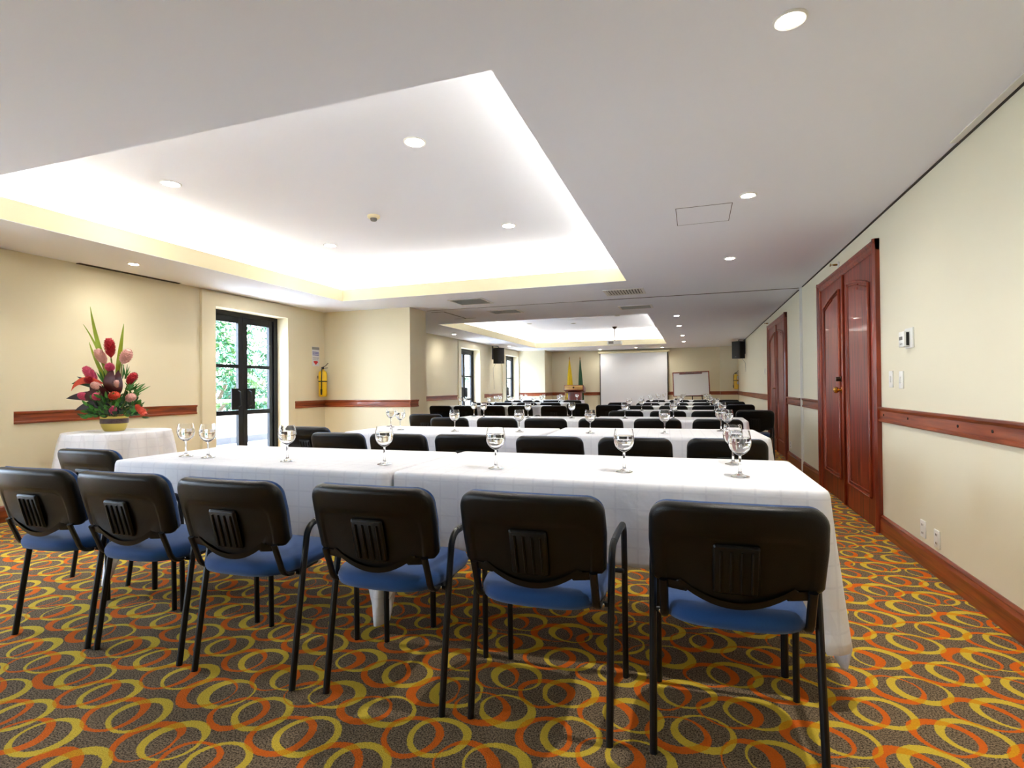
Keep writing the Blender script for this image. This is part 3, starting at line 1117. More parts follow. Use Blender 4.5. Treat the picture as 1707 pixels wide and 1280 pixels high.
# ------------------------------------------------------------------ chairs
def make_chair():
    C_ = empty('visitor_chair')
    # side hoops: rear leg, arm and front leg are one bent tube on each side
    for s in (-1, 1):
        x = s * .235
        rear = [(x, 0, 0), (x, .03, .2), (x, .065, .42), (x, .085, .53)]
        rear += arc((.145, .54), .058, 172, 95, 6, 'yz', x)
        armp = [(x, .14, .598), (x, .25, .604), (x, .36, .60)]
        fr = arc((.358, .545), .055, 85, -5, 6, 'yz', x) + [(x, .418, .42), (x, .42, .2), (x, .422, 0)]
        MB().tube(rear, .0115, .0128, 10, side=(1, 0, 0)).obj('leg', 'tube', C_)
        MB().tube([rear[-1], armp[1], fr[0]], .0118, .0132, 10, side=(1, 0, 0)).obj('armrest', 'tube', C_)
        MB().tube(fr, .0115, .0128, 10, side=(1, 0, 0)).obj('leg', 'tube', C_)
    f = MB()
    f.tube([(-.235, .066, .415), (.235, .066, .415)], .009, .009, 8)
    f.tube([(-.235, .40, .415), (.235, .40, .415)], .009, .009, 8)
    f.tube([(-.17, .066, .415), (-.17, .40, .415)], .008, .008, 8)
    f.tube([(.17, .066, .415), (.17, .40, .415)], .008, .008, 8)
    f.obj('seat_frame', 'tube', C_)
    for s in (-1, 1):
        x = s * .198
        pts = [(x, -.046, .55), (x, -.034, .52), (x, -.016, .475)] + [(x, -.010 + .05 * (1 - math.cos(a)), .465 - .048 * math.sin(a)) for a in (.3, .7, 1.1, 1.5)] + [(x, .10, .416), (x * .95, .2, .416)]
        MB().tube(pts, .013, .009, 8, side=(1, 0, 0)).obj('back_post', 'tube', C_)
    # seat: padded, waterfall front, curved outline
    def seat_outline(sc, n=40):
        out = []
        for i in range(n):
            a = 2 * PI * i / n
            cx, sy = math.cos(a), math.sin(a)
            e = .42 if sy > 0 else .62
            X = math.copysign(abs(cx) ** e, cx) * .212 * sc
            Y = math.copysign(abs(sy) ** e, sy) * .215 * sc
            out.append((X, Y))
        return out
    m = MB()
    lv = [(.90, .417), (.98, .422), (1.0, .435), (1.0, .448), (.965, .464), (.86, .474), (.6, .477), (.2, .474)]
    vs = []
    for sc, z in lv:
        for X, Y in seat_outline(sc):
            sag = -.012 * max(0, Y / .215) ** 3 * (1 if z > .44 else .4)
            vs.append((X, Y + .165, z + sag))
    n = 40
    fs = [tuple(reversed(range(n)))]
    for q in range(len(lv) - 1):
        for j in range(n):
            j2 = (j + 1) % n
            fs.append((q * n + j, q * n + j2, (q + 1) * n + j2, (q + 1) * n + j))
    fs.append(tuple((len(lv) - 1) * n + j for j in range(n)))
    m.add(vs, fs)
    m.obj('seat', 'blue', C_, angle=80)
    # back: shell with rounded rim, recessed field and small ribbed panel; cushion on the front
    tilt = Matrix.Translation((0, -.042, .56)) @ Matrix.Rotation(.26, 4, 'X')

    def outline(w, zt, zs, zm, r, n=8, mid=.155):
        """shell outline: top corners radius r, side flaps down to zs, middle bows to zm"""
        o = []
        for i in range(n + 1):
            a = PI / 2 * i / n
            o.append((w - r + r * math.cos(a), zt - r + r * math.sin(a)))
        for i in range(1, 8):
            x = (w - r) * (1 - i / 4)
            o.append((x, zt + .008 * (1 - (x / (w - r)) ** 2)))
        for i in range(n + 1):
            a = PI / 2 + PI / 2 * i / n
            o.append((-w + r + r * math.cos(a), zt - r + r * math.sin(a)))
        o.append((-w - .002, (zt + zs) / 2))
        o.append((-w + .004, zs + .012))
        o.append((-w + .014, zs))
        o.append((-mid - .012, zs))
        o.append((-mid - .004, zs + .012))
        for i in range(13):
            x = -mid + 2 * mid * i / 12
            o.append((x, zm + (zs + .008 - zm) * (x / mid) ** 2))
        o.append((mid + .004, zs + .012))
        o.append((mid + .012, zs))
        o.append((w - .014, zs))
        o.append((w - .004, zs + .012))
        o.append((w + .002, (zt + zs) / 2))
        return o

    def curve_y(x, z):            # slight wrap towards the sitter at the sides
        return .035 * (abs(x) / .23) ** 2.2 + .02 * max(0, (z - .05) / .2) ** 2 * 0
    OUT = outline(.238, .232, -.022, -.072, .062, mid=.160)
    n = len(OUT)

    def shell(levels, name, mt, par):
        m = MB()
        vs = []
        for sc, y, in levels:
            for (x, z) in OUT:
                cz = -.075 if sc > .03 else .09
                X, Z = x * (1 - sc / .238), cz + (z - cz) * (1 - sc / .16)
                vs.append(tilt @ Vector((X, y + curve_y(X, Z), Z)))
        fs = [tuple(range(n))]
        for q in range(len(levels) - 1):
            for j in range(n):
                j2 = (j + 1) % n
                fs.append((q * n + j, q * n + j2, (q + 1) * n + j2, (q + 1) * n + j))
        fs.append(tuple(reversed([(len(levels) - 1) * n + j for j in range(n)])))
        m.add(vs, fs)
        return m.obj(name, mt, par, angle=50)
    bk = shell([(.052, -.0215), (.047, -.022), (.042, -.026), (.036, -.0268), (.020, -.027), (.010, -.0255), (.003, -.020), (0, -.010), (.001, .004), (.004, .010), (.02, .010)], 'backrest_shell', 'plastic', C_)
    # raised field on the rear
    def plate(x0, x1, z0, z1, y0, y1, r, nm, par, slope=.006):
        m = MB()
        vs = []
        o = []
        for cxs, czs, a0 in ((x1 - r, z1 - r, 0), (x0 + r, z1 - r, 90), (x0 + r, z0 + r, 180), (x1 - r, z0 + r, 270)):
            for i in range(5):
                a = math.radians(a0 + 90 * i / 4)
                o.append((cxs + r * math.cos(a), czs + r * math.sin(a)))
        cx, cz = (x0 + x1) / 2, (z0 + z1) / 2
        k = len(o)
        for (yy, ins) in ((y1, 0), (y0 + .002, slope * .5), (y0, slope)):
            for x, z in o:
                X = x - math.copysign(min(ins, abs(x - cx)), x - cx)
                Z = z - math.copysign(min(ins, abs(z - cz)), z - cz)
                vs.append(tilt @ Vector((X, yy + curve_y(X, Z), Z)))
        fs = []
        for q in range(2):
            for j in range(k):
                j2 = (j + 1) % k
                fs.append((q * k + j, q * k + j2, (q + 1) * k + j2, (q + 1) * k + j))
        fs.append(tuple(2 * k + j for j in range(k)))
        m.add(vs, fs)
        return m.obj(nm, 'plastic', par, angle=30)
    pn = plate(-.062, .062, -.03, .125, -.0255, -.018, .008, 'ribbed_panel', bk)
    rb = MB()
    for i in range(4):
        x = -.042 + i * .028
        rb.tube([tilt @ Vector((x, -.0245, .108)), tilt @ Vector((x, -.026, .04)), tilt @ Vector((x, -.0245, -.02))], .0045, .0035, 6)
    rb.obj('rib', 'plastic', pn)
    shell([(.006, .009), (.004, .02), (.012, .034), (.03, .040), (.07, .042)], 'back_cushion', 'blue', C_)
    for s in (-1, 1):
        MB().lathe([(.007, 0), (.007, .003), (.001, .005)], 10, T=Matrix.Translation((s * .21, .05, .417)) @ Matrix.Rotation(PI / 2, 4, 'X')).obj('screw', 'chrome', C_)
    return C_


chair0 = make_chair()
used = [False]


def put_chair(x, y, rz, label, group):
    o = chair0 if not used[0] else copy_tree(chair0)
    used[0] = True
    o.location = (x, y, 0)
    o.rotation_euler = (0, 0, rz)
    tag(o, label, 'chair', group)
    return o


ORD = ['first', 'second', 'third', 'fourth', 'fifth', 'sixth', 'seventh']
row1 = [(-2.76, 1.62, .02), (-2.24, 1.635, .02), (-1.67, 1.63, .02), (-1.065, 1.66, .01), (-.497, 1.684, .0), (.105, 1.70, .02)]
l1 = ['blue-seated black chair at the far left of the nearest row',
      'blue-seated black chair, second from left in the nearest row',
      'blue-seated black chair, third from left in the nearest row',
      'blue-seated black chair, third from right in the nearest row',
      'blue-seated black chair, second from right in the nearest row',
      'largest, nearest black chair with blue seat, at the right end in front']
for (x, y, r), l in zip(row1, l1):
    put_chair(x, y, r, l, 'chairs along the nearest table row')
put_chair(-3.345, 2.22, .0, 'black chair standing alone at the left end of the nearest table', 'chairs along the nearest table row')
row2x = [-2.60, -2.085, -1.565, -.94, -.372, .19]
row2y = [3.53, 3.55, 3.6, 3.6, 3.62, 3.67]
for i, (x, y) in enumerate(zip(row2x, row2y)):
    put_chair(x, y, random.uniform(-.02, .03), 'black chair back, %s from left, before the second table row' % ORD[i], 'chairs along the second table row')
put_chair(-3.31, 4.04, .0, 'black chair at the left end of the second table row', 'chairs along the second table row')
row3x = [-2.66, -2.08, -1.52, -.94, -.36, .22]
row3y = [5.64, 5.64, 5.64, 5.72, 5.75, 5.78]
for i, (x, y) in enumerate(zip(row3x, row3y)):
    put_chair(x, y, random.uniform(-.03, .03), 'black chair back, %s from left, before the third table row' % ORD[i], 'chairs along the third table row')
put_chair(-3.34, 6.35, .02, 'black chair at the left end of the third table row, by the pillar', 'chairs along the third table row')
for r, (yy, nm) in enumerate(((7.6, 'fourth'), (9.63, 'fifth'), (11.35, 'sixth'), (13.7, 'last'))):
    for i, x in enumerate((-.90, -.34, .2)):
        put_chair(x, yy, random.uniform(-.03, .03), 'black chair back, %s from left, before the %s row of the right block' % (ORD[i], nm), 'chairs of the right block')
for yy, nm in ((7.95, 'nearest'), (10.35, 'second'), (12.25, 'third'), (13.8, 'farthest')):
    put_chair(.775, yy, random.uniform(-.05, .05), 'black chair, %s in the line by the right wall beside the table ends' % nm, 'chairs along the right wall')
for x, yy, nm in ((-1.5, 10.0, 'nearer'), (-1.52, 11.6, 'farther')):
    put_chair(x, yy, .1, 'black chair in the centre aisle left of the right block, %s of two' % nm, 'chairs in the centre aisle')
for r, (yy, nm) in enumerate(((9.42, 'first'), (11.5, 'second'), (13.6, 'third'))):
    for i, x in enumerate((-4.643, -4.128, -3.569, -3.03)):
        put_chair(x + .03 * r, yy, random.uniform(-.04, .04), 'black chair back, %s from left, before the %s row of the left block' % (ORD[i], nm), 'chairs of the left block')
put_chair(-2.42, 9.5, .15, 'black chair at the aisle end of the left block, first of two', 'chairs at the aisle end of the left block')
put_chair(-2.28, 11.0, -.1, 'black chair at the aisle end of the left block, taller looking and nearer the lectern', 'chairs at the aisle end of the left block')


# ------------------------------------------------------------------ goblets
def make_goblet():
    G = empty('water_goblet')
    # bowl: outer and inner wall as one closed profile
    outer = [(.0045, .082), (.012, .086), (.024, .094), (.035, .106), (.0415, .122), (.043, .136), (.0415, .152), (.0385, .168), (.036, .180)]
    inner = [(.0352, .180), (.0376, .168), (.0405, .152), (.0418, .136), (.0402, .122), (.0336, .107), (.0225, .0965), (.010, .089), (.0015, .0875)]
    MB().lathe([(.001, .0815)] + outer + inner, 26).obj('bowl', 'glass', G, angle=60)
    MB().lathe([(.001, .0012), (.033, .0), (.035, .0012), (.034, .003), (.022, .006), (.010, .012), (.0055, .022), (.0042, .04), (.0045, .062), (.0052, .074), (.0045, .0812), (.001, .0812)], 24).obj('stem', 'glass', G, angle=60)
    MB().lathe([(.0013, .0879), (.0098, .0894), (.0222, .0969), (.0333, .1074), (.0399, .1222), (.0415, .136), (.0402, .151), (.001, .151)], 26).obj('water', 'water', G, angle=60)
    return G


gob0 = make_goblet()
gused = [False]


def put_goblet(x, y, label, group):
    o = gob0 if not gused[0] else copy_tree(gob0)
    gused[0] = True
    o.location = (x * TS, y * TS, TZ + .0085)
    o.scale = (1.06, 1.06, 1.06)
    o.rotation_euler = (0, 0, random.uniform(0, 6))
    tag(o, label, 'glass', group)


g1 = [(-2.638, 2.204), (-2.469, 2.195), (-1.94, 2.188), (-1.4, 2.222), (-.839, 2.236), (-.282, 2.29), (.168, 2.287), (.165, 2.637)]
gl = ['stemmed water glass, leftmost on the nearest table', 'stemmed water glass on the nearest table, second from left',
      'stemmed water glass on the nearest table, in front of the terrace door', 'stemmed water glass on the nearest table, left of the cloth seam',
      'stemmed water glass on the nearest table, right of the cloth seam', 'stemmed water glass on the nearest table, second from right at the front edge',
      'largest stemmed water glass, right end of the nearest table', 'stemmed water glass directly behind the rightmost one on the nearest table']
for (x, y), l in zip(g1, gl):
    put_goblet(x, y, l, 'water glasses on the nearest table row')
g2 = [(-2.70, 4.40), (-2.44, 4.13), (-1.895, 4.08), (-1.345, 4.137), (-.768, 4.144), (-.215, 4.236), (.231, 4.28), (.20, 4.55)]
for i, (x, y) in enumerate(g2):
    l = 'stemmed water glass, %s from left on the second table row' % ORD[i] if i < 7 else 'stemmed water glass behind the rightmost one on the second table row'
    put_goblet(x, y, l, 'water glasses on the second table row')
g3 = [(-2.68, 6.36), (-2.46, 6.15), (-1.88, 6.12), (-1.354, 6.15), (-.745, 6.17), (-.219, 6.22), (.285, 6.22)]
for i, (x, y) in enumerate(g3):
    put_goblet(x, y, 'stemmed water glass, %s from left on the third table row' % ORD[i], 'water glasses on the third table row')
for (y0, nm) in ((8.04, 'fourth'), (10.02, 'fifth'), (12.2, 'sixth'), (14.4, 'last')):
    for i, (x, dy) in enumerate(((-.95, .35), (-.74, .15), (-.26, .14), (.27, .14), (.3, .42))):
        put_goblet(x + random.uniform(-.02, .02), y0 + dy, 'small stemmed water glass, %s from left on the %s row of the right block' % (ORD[i], nm), 'water glasses of the right block')
for (y0, nm) in ((9.9, 'first'), (12.0, 'second'), (14.1, 'third')):
    for i, (x, dy) in enumerate(((-4.65, .4), (-4.42, .15), (-3.9, .14), (-3.42, .16), (-2.98, .16))):
        put_goblet(x + random.uniform(-.02, .02), y0 + dy, 'small stemmed water glass, %s from left on the %s row of the left block' % (ORD[i], nm), 'water glasses of the left block')

# ------------------------------------------------------------------ flower arrangement
FA = empty('flower_arrangement', (-4.95, 3.42, RZ + .0075), yaw)
tag(FA, 'tall tropical flower arrangement in a gilded bowl on the round table', 'flowers')
K_ = .00545


def fp(px, py, d=0):       # offset from the pot's foot, metres; d = depth towards the wall
    return Vector(((px - 185) * K_, d, (718 - py) * K_))


pot = MB().lathe([(.001, 0), (.072, 0), (.082, .01), (.096, .04), (.104, .075), (.104, .115), (.108, .13), (.098, .13), (.094, .11), (.001, .10)], 32).obj('pot', 'goldpot', FA)
band = MB().lathe([(.1205, .078), (.1235, .085), (.1235, .122), (.1205, .128)], 32, close=True).obj('patterned_band', 'potband', pot) if 'potband' in MT else None
if band is None:
    pb = mat('dark_relief_band', srgb(90, 70, 70), .4, .2, var=.75, vscale=55)
    MT['potband'] = pb
    MB().lathe([(.1035, .068), (.1065, .073), (.1065, .108), (.1035, .113)], 32, close=True).obj('patterned_band', 'potband', pot)


def leaf_mesh(base, tip, width, bend=(0, 0, 0), up_=(0, -1, 0), n=10, fold=.15, wmax=.4):
    base, tip = Vector(base), Vector(tip)
    m = MB()
    ax = tip - base
    sd = ax.cross(Vector(up_))
    if sd.length < 1e-6:
        sd = Vector((1, 0, 0))
    sd.normalize()
    nr = sd.cross(ax).normalized()
    vs = []
    for i in range(n + 1):
        t = i / n
        p = base + ax * t + Vector(bend) * (4 * t * (1 - t))
        w_ = width * (math.sin(PI * min(1, t ** (math.log(.5) / math.log(wmax)))) ** .8 if 0 < t < 1 else 0) + .0008
        vs += [p - sd * w_ + nr * w_ * fold, p, p + sd * w_ + nr * w_ * fold]
    k = len(vs)
    vs2 = [v + nr * .0012 for v in vs]
    fs = []
    for i in range(n):
        for j in (0, 1):
            a = i * 3 + j
            fs.append((a, a + 1, a + 4, a + 3))
            fs.append((a + k, a + 3 + k, a + 4 + k, a + 1 + k))
        a = i * 3
        fs.append((a, a + 3, a + 3 + k, a + k))
        fs.append((a + 2, a + 2 + k, a + 5 + k, a + 5))
    m.add(vs + vs2, fs)
    return m


for (b, t, w_, bd) in (((185, 660), (140, 511), .023, (-.03, 0, .02)), ((178, 660), (128, 540), .013, (.03, 0, .03)), ((180, 650), (138, 570), .018, (-.02, 0, .0)), ((186, 640), (196, 540), .022, (0, 0, 0)), ((176, 668), (150, 605), .012, (0, 0, 0))):
    leaf_mesh(fp(*b, .02), fp(*t, .04), w_, bd, wmax=.35).obj('blade_leaf', 'blade', FA)


def ginger(c_px, tip_px, r, mt, d=0, nm='ginger_bloom'):
    """torch-ginger cone: overlapping bracts round an egg-shaped core, on a stalk to the pot"""
    a, b = fp(*c_px, d), fp(*tip_px, d - .03)
    ax = (b - a)
    L_ = ax.length
    q = ax.to_track_quat('Z', 'Y').to_matrix().to_4x4()
    T = Matrix.Translation(a) @ q
    m = MB()
    m.lathe([(.001, 0), (r * .35, L_ * .1), (r * .6, L_ * .35), (r * .85, L_ * .6), (r * .84, L_ * .75), (r * .7, L_ * .88), (r * .4, L_ * .97), (.001, L_)], 14, T=T)
    rows = 9
    for i in range(rows):
        t = .12 + .8 * i / rows
        rr = r * (.35 + .55 * math.sin(PI * min(1, t * .85)))
        kk = 9
        for j in range(kk):
            an = 2 * PI * (j + .5 * (i % 2)) / kk
            p0 = T @ Vector((math.cos(an) * rr * .8, math.sin(an) * rr * .8, L_ * t))
            t2 = min(1.03, t + .17)
            r3 = r * (.35 + .55 * math.sin(PI * min(1, t2 * .85))) if t2 < .75 else r * .9 * math.sqrt(max(.02, 1 - ((t2 - .6) / .45) ** 2))
            p1 = T @ Vector((math.cos(an) * r3 * 1.26, math.sin(an) * r3 * 1.26, L_ * t2))
            lm = leaf_mesh(p0, p1, r * .24, up_=(T.to_3x3() @ Vector((math.cos(an), math.sin(an), 0))), n=4, fold=-.3, wmax=.6)
            m.add(lm.v, lm.f)
    o = m.obj(nm, mt, FA)
    MB().tube([a, a.lerp(Vector((0, 0, .13)), .5) + Vector((0, .02, .01)), Vector((0, 0, .12))], .006, None, 6).obj('stalk', 'stem', o)
    return o


ginger((180, 598), (180, 565), .042, 'redfl')
ginger((171, 608), (160, 583), .040, 'palefl')
ginger((198, 608), (214, 585), .044, 'palefl')
ginger((186, 620), (180, 607), .036, 'pinkfl', -.02)
ginger((156, 638), (140, 612), .040, 'pinkfl')
ginger((152, 640), (148, 628), .034, 'redfl', -.03)
ginger((207, 642), (224, 624), .036, 'redfl')
ginger((172, 648), (158, 640), .032, 'palefl', -.05)
ginger((150, 665), (134, 657), .032, 'pinkfl', -.03)
ginger((174, 668), (172, 655), .036, 'pinkfl', -.10)
ginger((188, 662), (208, 658), .034, 'orangefl', -.09)
ginger((208, 668), (226, 660), .036, 'palefl', -.03)
ginger((199, 690), (203, 677), .028, 'pinkfl', -.12)
ginger((222, 674), (243, 692), .030, 'orangefl', -.02)
ginger((196, 648), (198, 634), .030, 'palefl', -.03)
# broad dark leaves and the red anthurium-like bract
for (b, t, w_, bd, mt) in (((184, 668), (110, 664), .045, (0, 0, .03), 'purple'), ((180, 676), (124, 684), .040, (0, 0, .03), 'purple'), ((175, 655), (119, 640), .04, (0, 0, .05), 'leafd'),
                           ((180, 655), (186, 616), .055, (.02, -.04, 0), 'maroon'), ((192, 660), (196, 618), .048, (.03, -.04, 0), 'maroon'), ((180, 660), (150, 640), .05, (0, -.05, 0), 'maroon'),
                           ((165, 645), (128, 628), .018, (0, 0, 0), 'purple'), ((186, 690), (170, 672), .05, (0, -.06, 0), 'leafd'), ((206, 684), (184, 690), .03, (0, -.1, 0), 'purple'),
                           ((170, 640), (118, 652), .028, (-.02, -.03, .06), 'orangefl'), ((175, 650), (142, 668), .04, (0, -.07, 0), 'maroon')):
    leaf_mesh(fp(*b, -.01), fp(*t, -.03), w_, bd).obj('broad_leaf', mt, FA)
gm = MB()
rr_ = random.Random(3)
for i in range(300):
    a = rr_.uniform(0, 2 * PI)
    el = rr_.uniform(-.25, 1.1)
    R = rr_.uniform(.10, .22)
    p = Vector((math.cos(a) * R * math.cos(el) * 1.05, math.sin(a) * R * math.cos(el), .16 + R * math.sin(el) * .9))
    d = (p - Vector((0, 0, .1))).normalized() + Vector((rr_.uniform(-.6, .6), rr_.uniform(-.6, .6), rr_.uniform(-.3, .6)))
    lm = leaf_mesh(p, p + d.normalized() * rr_.uniform(.04, .075), rr_.uniform(.010, .018), up_=(rr_.uniform(-1, 1), rr_.uniform(-1, 1), rr_.uniform(-1, 1)), n=4)
    gm.mi = i % 2
    gm.add(lm.v, lm.f)
o = gm.obj('foliage', ['leafd', 'leafm'], FA)
o['kind'] = 'stuff'
gm = MB()
for (cx, cy, n) in ((214, 645, 22), (203, 622, 9), (168, 628, 14), (222, 652, 16)):
    for i in range(n):
        p = fp(cx, cy, rr_.uniform(-.04, .04))
        q = p + Vector((rr_.uniform(-.07, .09), rr_.uniform(-.04, .04), rr_.uniform(-.02, .08)))
        lm = leaf_mesh(p.lerp(Vector((0, 0, .14)), .15), q, .005, n=4)
        gm.add(lm.v, lm.f)
gm.obj('fern_sprigs', 'leafm', FA)['kind'] = 'stuff'


# ------------------------------------------------------------------ wall things
def extinguisher(loc, rz, label, s=1.0):
    X = empty('fire_extinguisher', loc, rz)
    tag(X, label, 'fire extinguisher', 'yellow fire extinguishers')
    R = .066 * s
    Hh = .42 * s
    MB().lathe([(.001, 0), (R * .8, 0), (R, .02), (R, Hh - .05), (R * .8, Hh - .015), (R * .4, Hh), (R * .32, Hh + .02), (.001, Hh + .02)], 26).obj('cylinder', 'yellow', X)
    m = MB()
    m.lathe([(.016, Hh + .018), (.02, Hh + .03), (.02, Hh + .055), (.001, Hh + .06)], 12)
    m.tube([(0, 0, Hh + .05), (.03, -.03, Hh + .075), (.07, -.05, Hh + .12)], .008, .005, 8)
    m.tube([(0, 0, Hh + .035), (.04, -.03, Hh + .04), (.07, -.04, Hh + .045)], .007, .005, 8)
    m.obj('valve_handle', 'tube', X)
    MB().tube([(0, 0, Hh + .04), (-.04, -.02, Hh + .04), (-.07, -.035, Hh - .02), (-.072, -.03, Hh * .6), (-.07, -.03, .18), (-.075, -.03, .12)], .009, None, 8).obj('hose', 'tube', X)
    MB().lathe([(.011, 0), (.014, .03), (.016, .09), (.001, .095)], 10, c=(-.075, -.03, .03)).obj('nozzle', 'tube', X)
    MB().lathe([(R + .001, Hh * .56), (R + .003, Hh * .565), (R + .003, Hh * .6), (R + .001, Hh * .605)], 26, close=True).obj('strap', 'tube', X)
    lb = MB()
    for z0, z1 in ((Hh * .64, Hh * .9), (Hh * .33, Hh * .53)):
        vs, fs = [], []
        for i in range(7):
            a = math.radians(-70 + 75 * i / 6)
            vs += [((R + .0015) * math.cos(a), (R + .0015) * math.sin(a), z0), ((R + .0015) * math.cos(a), (R + .0015) * math.sin(a), z1)]
        fs = [(2 * i, 2 * i + 2, 2 * i + 3, 2 * i + 1) for i in range(6)]
        lb.add(vs, fs)
    lb.obj('paper_label', 'paper', X)
    MB().box(-.02, .02, R - .005, R + .025, Hh * .7, Hh * .8).obj('wall_bracket', 'grey', X, smooth=False)
    return X


extinguisher((XL + .09, 7.17, 1.01), PI / 2, 'yellow fire extinguisher in the left corner beside the cream pillar')
extinguisher((1.26, 18.32, 1.02), 0, 'small far yellow fire extinguisher in the right corner under the loudspeaker', 1.1)
# safety placard above the near extinguisher
SG = empty('safety_placard', (XL + .001, 7.11, 1.5))
tag(SG, 'white safety placard with red pointer above the left fire extinguisher', 'sign')
MB().box(0, .004, -.085, .085, 0, .31).obj('board', 'paper', SG, smooth=False)
MB().box(.004, .0048, -.085, .085, .262, .305).obj('header_bar', 'greyi', SG, smooth=False)
m = MB()
rr_ = random.Random(5)
for zc, hh in ((.222, .014), (.200, .012), (.178, .016)):
    y = -.075
    while y < .068:
        w_ = rr_.uniform(.012, .028)
        m.box(.004, .0048, y, min(.078, y + w_), zc - hh / 2, zc + hh / 2)
        y += w_ + .005
m.obj('blue_pictogram_band', 'bluei', SG, smooth=False)
m = MB()
for zc in (.14, .126, .112, .098):
    y = -.07
    while y < .06:
        w_ = rr_.uniform(.008, .022)
        m.box(.004, .0048, y, y + w_, zc - .003, zc + .003)
        y += w_ + .006
m.obj('small_print', 'greyi', SG, smooth=False)
MB().prism([(-.06, .07), (0, .02), (.06, .07), (.03, .082), (-.03, .082)], 'x', .004, .005).obj('red_pointer', 'redi', SG, smooth=False)

TH = empty('thermostat', (XR, 4.15, 1.36))
tag(TH, 'white wall thermostat with small display right of the nearer door', 'thermostat')
MB().rbox(-.012, 0, -.085, .045, -.005, .125, .003, 2).obj('backplate', 'white', TH)
bd = MB().rbox(-.045, -.012, -.045, .05, .005, .105, .004, 2).obj('body', 'white', TH)
MB().box(-.032, -.016, -.0465, -.045, .012, .098).obj('side_vent', 'dark', bd, smooth=False)
MB().box(-.0465, -.045, -.02, .035, .05, .072).obj('display', 'grey', bd, smooth=False)
m = MB()
m.box(-.0465, -.045, -.015, -.005, .02, .028).box(-.0465, -.045, .01, .02, .02, .028)
m.obj('buttons', 'grey', bd, smooth=False)


def plate_wall(name, y, z, w_, h, label, cat, group, rocker=True):
    P_ = empty(name, (XR, y, z))
    tag(P_, label, cat, group)
    MB().rbox(-.008, 0, -w_ / 2, w_ / 2, -h / 2, h / 2, .003, 2).obj('cover_plate', 'white', P_)
    if rocker:
        MB().rbox(-.013, -.007, -.012, .012, -.022, .022, .002, 2).obj('rocker', 'whitem', P_)
    else:
        for s in (-1, 1):
            m = MB()
            m.box(-.0095, -.008, -.009, -.006, s * .025 - .006, s * .025 + .006).box(-.0095, -.008, .006, .009, s * .025 - .006, s * .025 + .006)
            m.obj('socket', 'dark', P_, smooth=False)
    return P_


plate_wall('light_switch', 4.49, 1.157, .072, .118, 'white light switch nearer the door frame, left of two', 'switch', 'light switches')
plate_wall('light_switch', 4.29, 1.15, .072, .118, 'white light switch farther from the door frame, right of two', 'switch', 'light switches')
plate_wall('wall_outlet', 3.96, .225, .075, .105, 'white outlet low on the right wall, left of the pair', 'outlet', 'low wall outlets', False)
plate_wall('wall_outlet', 3.76, .215, .075, .105, 'white outlet low on the right wall, right of the pair', 'outlet', 'low wall outlets', False)
plate_wall('wall_outlet', 6.86, .25, .07, .1, 'white outlet low on the wall just beyond the nearer mahogany door', 'outlet', 'low wall outlets', False)
plate_wall('wall_outlet', 8.75, .25, .07, .1, 'white outlet low on the wall just before the farther mahogany door', 'outlet', 'low wall outlets', False)
plate_wall('light_switch', 11.6, 1.4, .072, .118, 'small white switch on the right wall just beyond the farther door', 'switch', 'light switches')


# ------------------------------------------------------------------ speakers
def loudspeaker(loc, rz, label, cable_drop):
    S_ = empty('loudspeaker', loc, rz)
    tag(S_, label, 'loudspeaker', 'wall loudspeakers')
    cab = MB()
    o_ = [(-.14, 0), (.14, 0), (.10, .22), (-.10, .22)]
    cab.prism(o_, 'z', -.23, .23)
    cb = cab.obj('cabinet', 'speaker', S_, smooth=False)
    MB().rbox(-.13, .13, -.012, 0, -.22, .22, .006, 2).obj('grille', 'speaker', cb)
    MB().box(-.025, .025, -.014, -.012, -.195, -.18).obj('badge', 'grey', cb, smooth=False)
    b_ = MB()
    b_.tube([(0, .1, .23), (0, .1, .27), (0, .34, .27)], .012, None, 8)
    b_.tube([(0, .22, 0), (0, .34, 0)], .012, None, 8)
    b_.box(-.03, .03, .335, .345, -.1, .3)
    b_.obj('wall_bracket', 'tube', S_)
    if cable_drop:
        MB().tube([(0, .2, -.2), (.01, .325, -.35), (.02, .328, -.6), (.05, .328, -cable_drop)], .004, None, 6).obj('cable', 'greyi', S_)
    return S_


loudspeaker((XL + .36, 14.85, 2.08), math.radians(68), 'black loudspeaker tilted on the left wall between two terrace doors', 1.0)
loudspeaker((1.08, 15.6, 2.09), math.radians(-48), 'black loudspeaker on the right wall beyond the farther door', .6)

# ------------------------------------------------------------------ front of the room
PS = empty('projection_screen', (-1.93, 18.4, 0))
tag(PS, 'large white pull-down projection screen with black side borders on the far wall', 'projection screen')
MB().rbox(-1.18, 1.18, -.05, .05, 2.265, 2.345, .02, 3).obj('roller_case', 'lip', PS)
MB().box(-1.10, 1.10, -.004, 0, .42, 2.27).obj('screen_fabric', 'screen', PS, smooth=False)
for x0 in (-1.13, 1.10):
    MB().box(x0, x0 + .03, -.005, .001, .42, 2.27).obj('black_border', 'dark', PS, smooth=False)
MB().tube([(-1.13, -.002, .41), (1.13, -.002, .41)], .014, None, 8).obj('weight_bar', 'tube', PS)

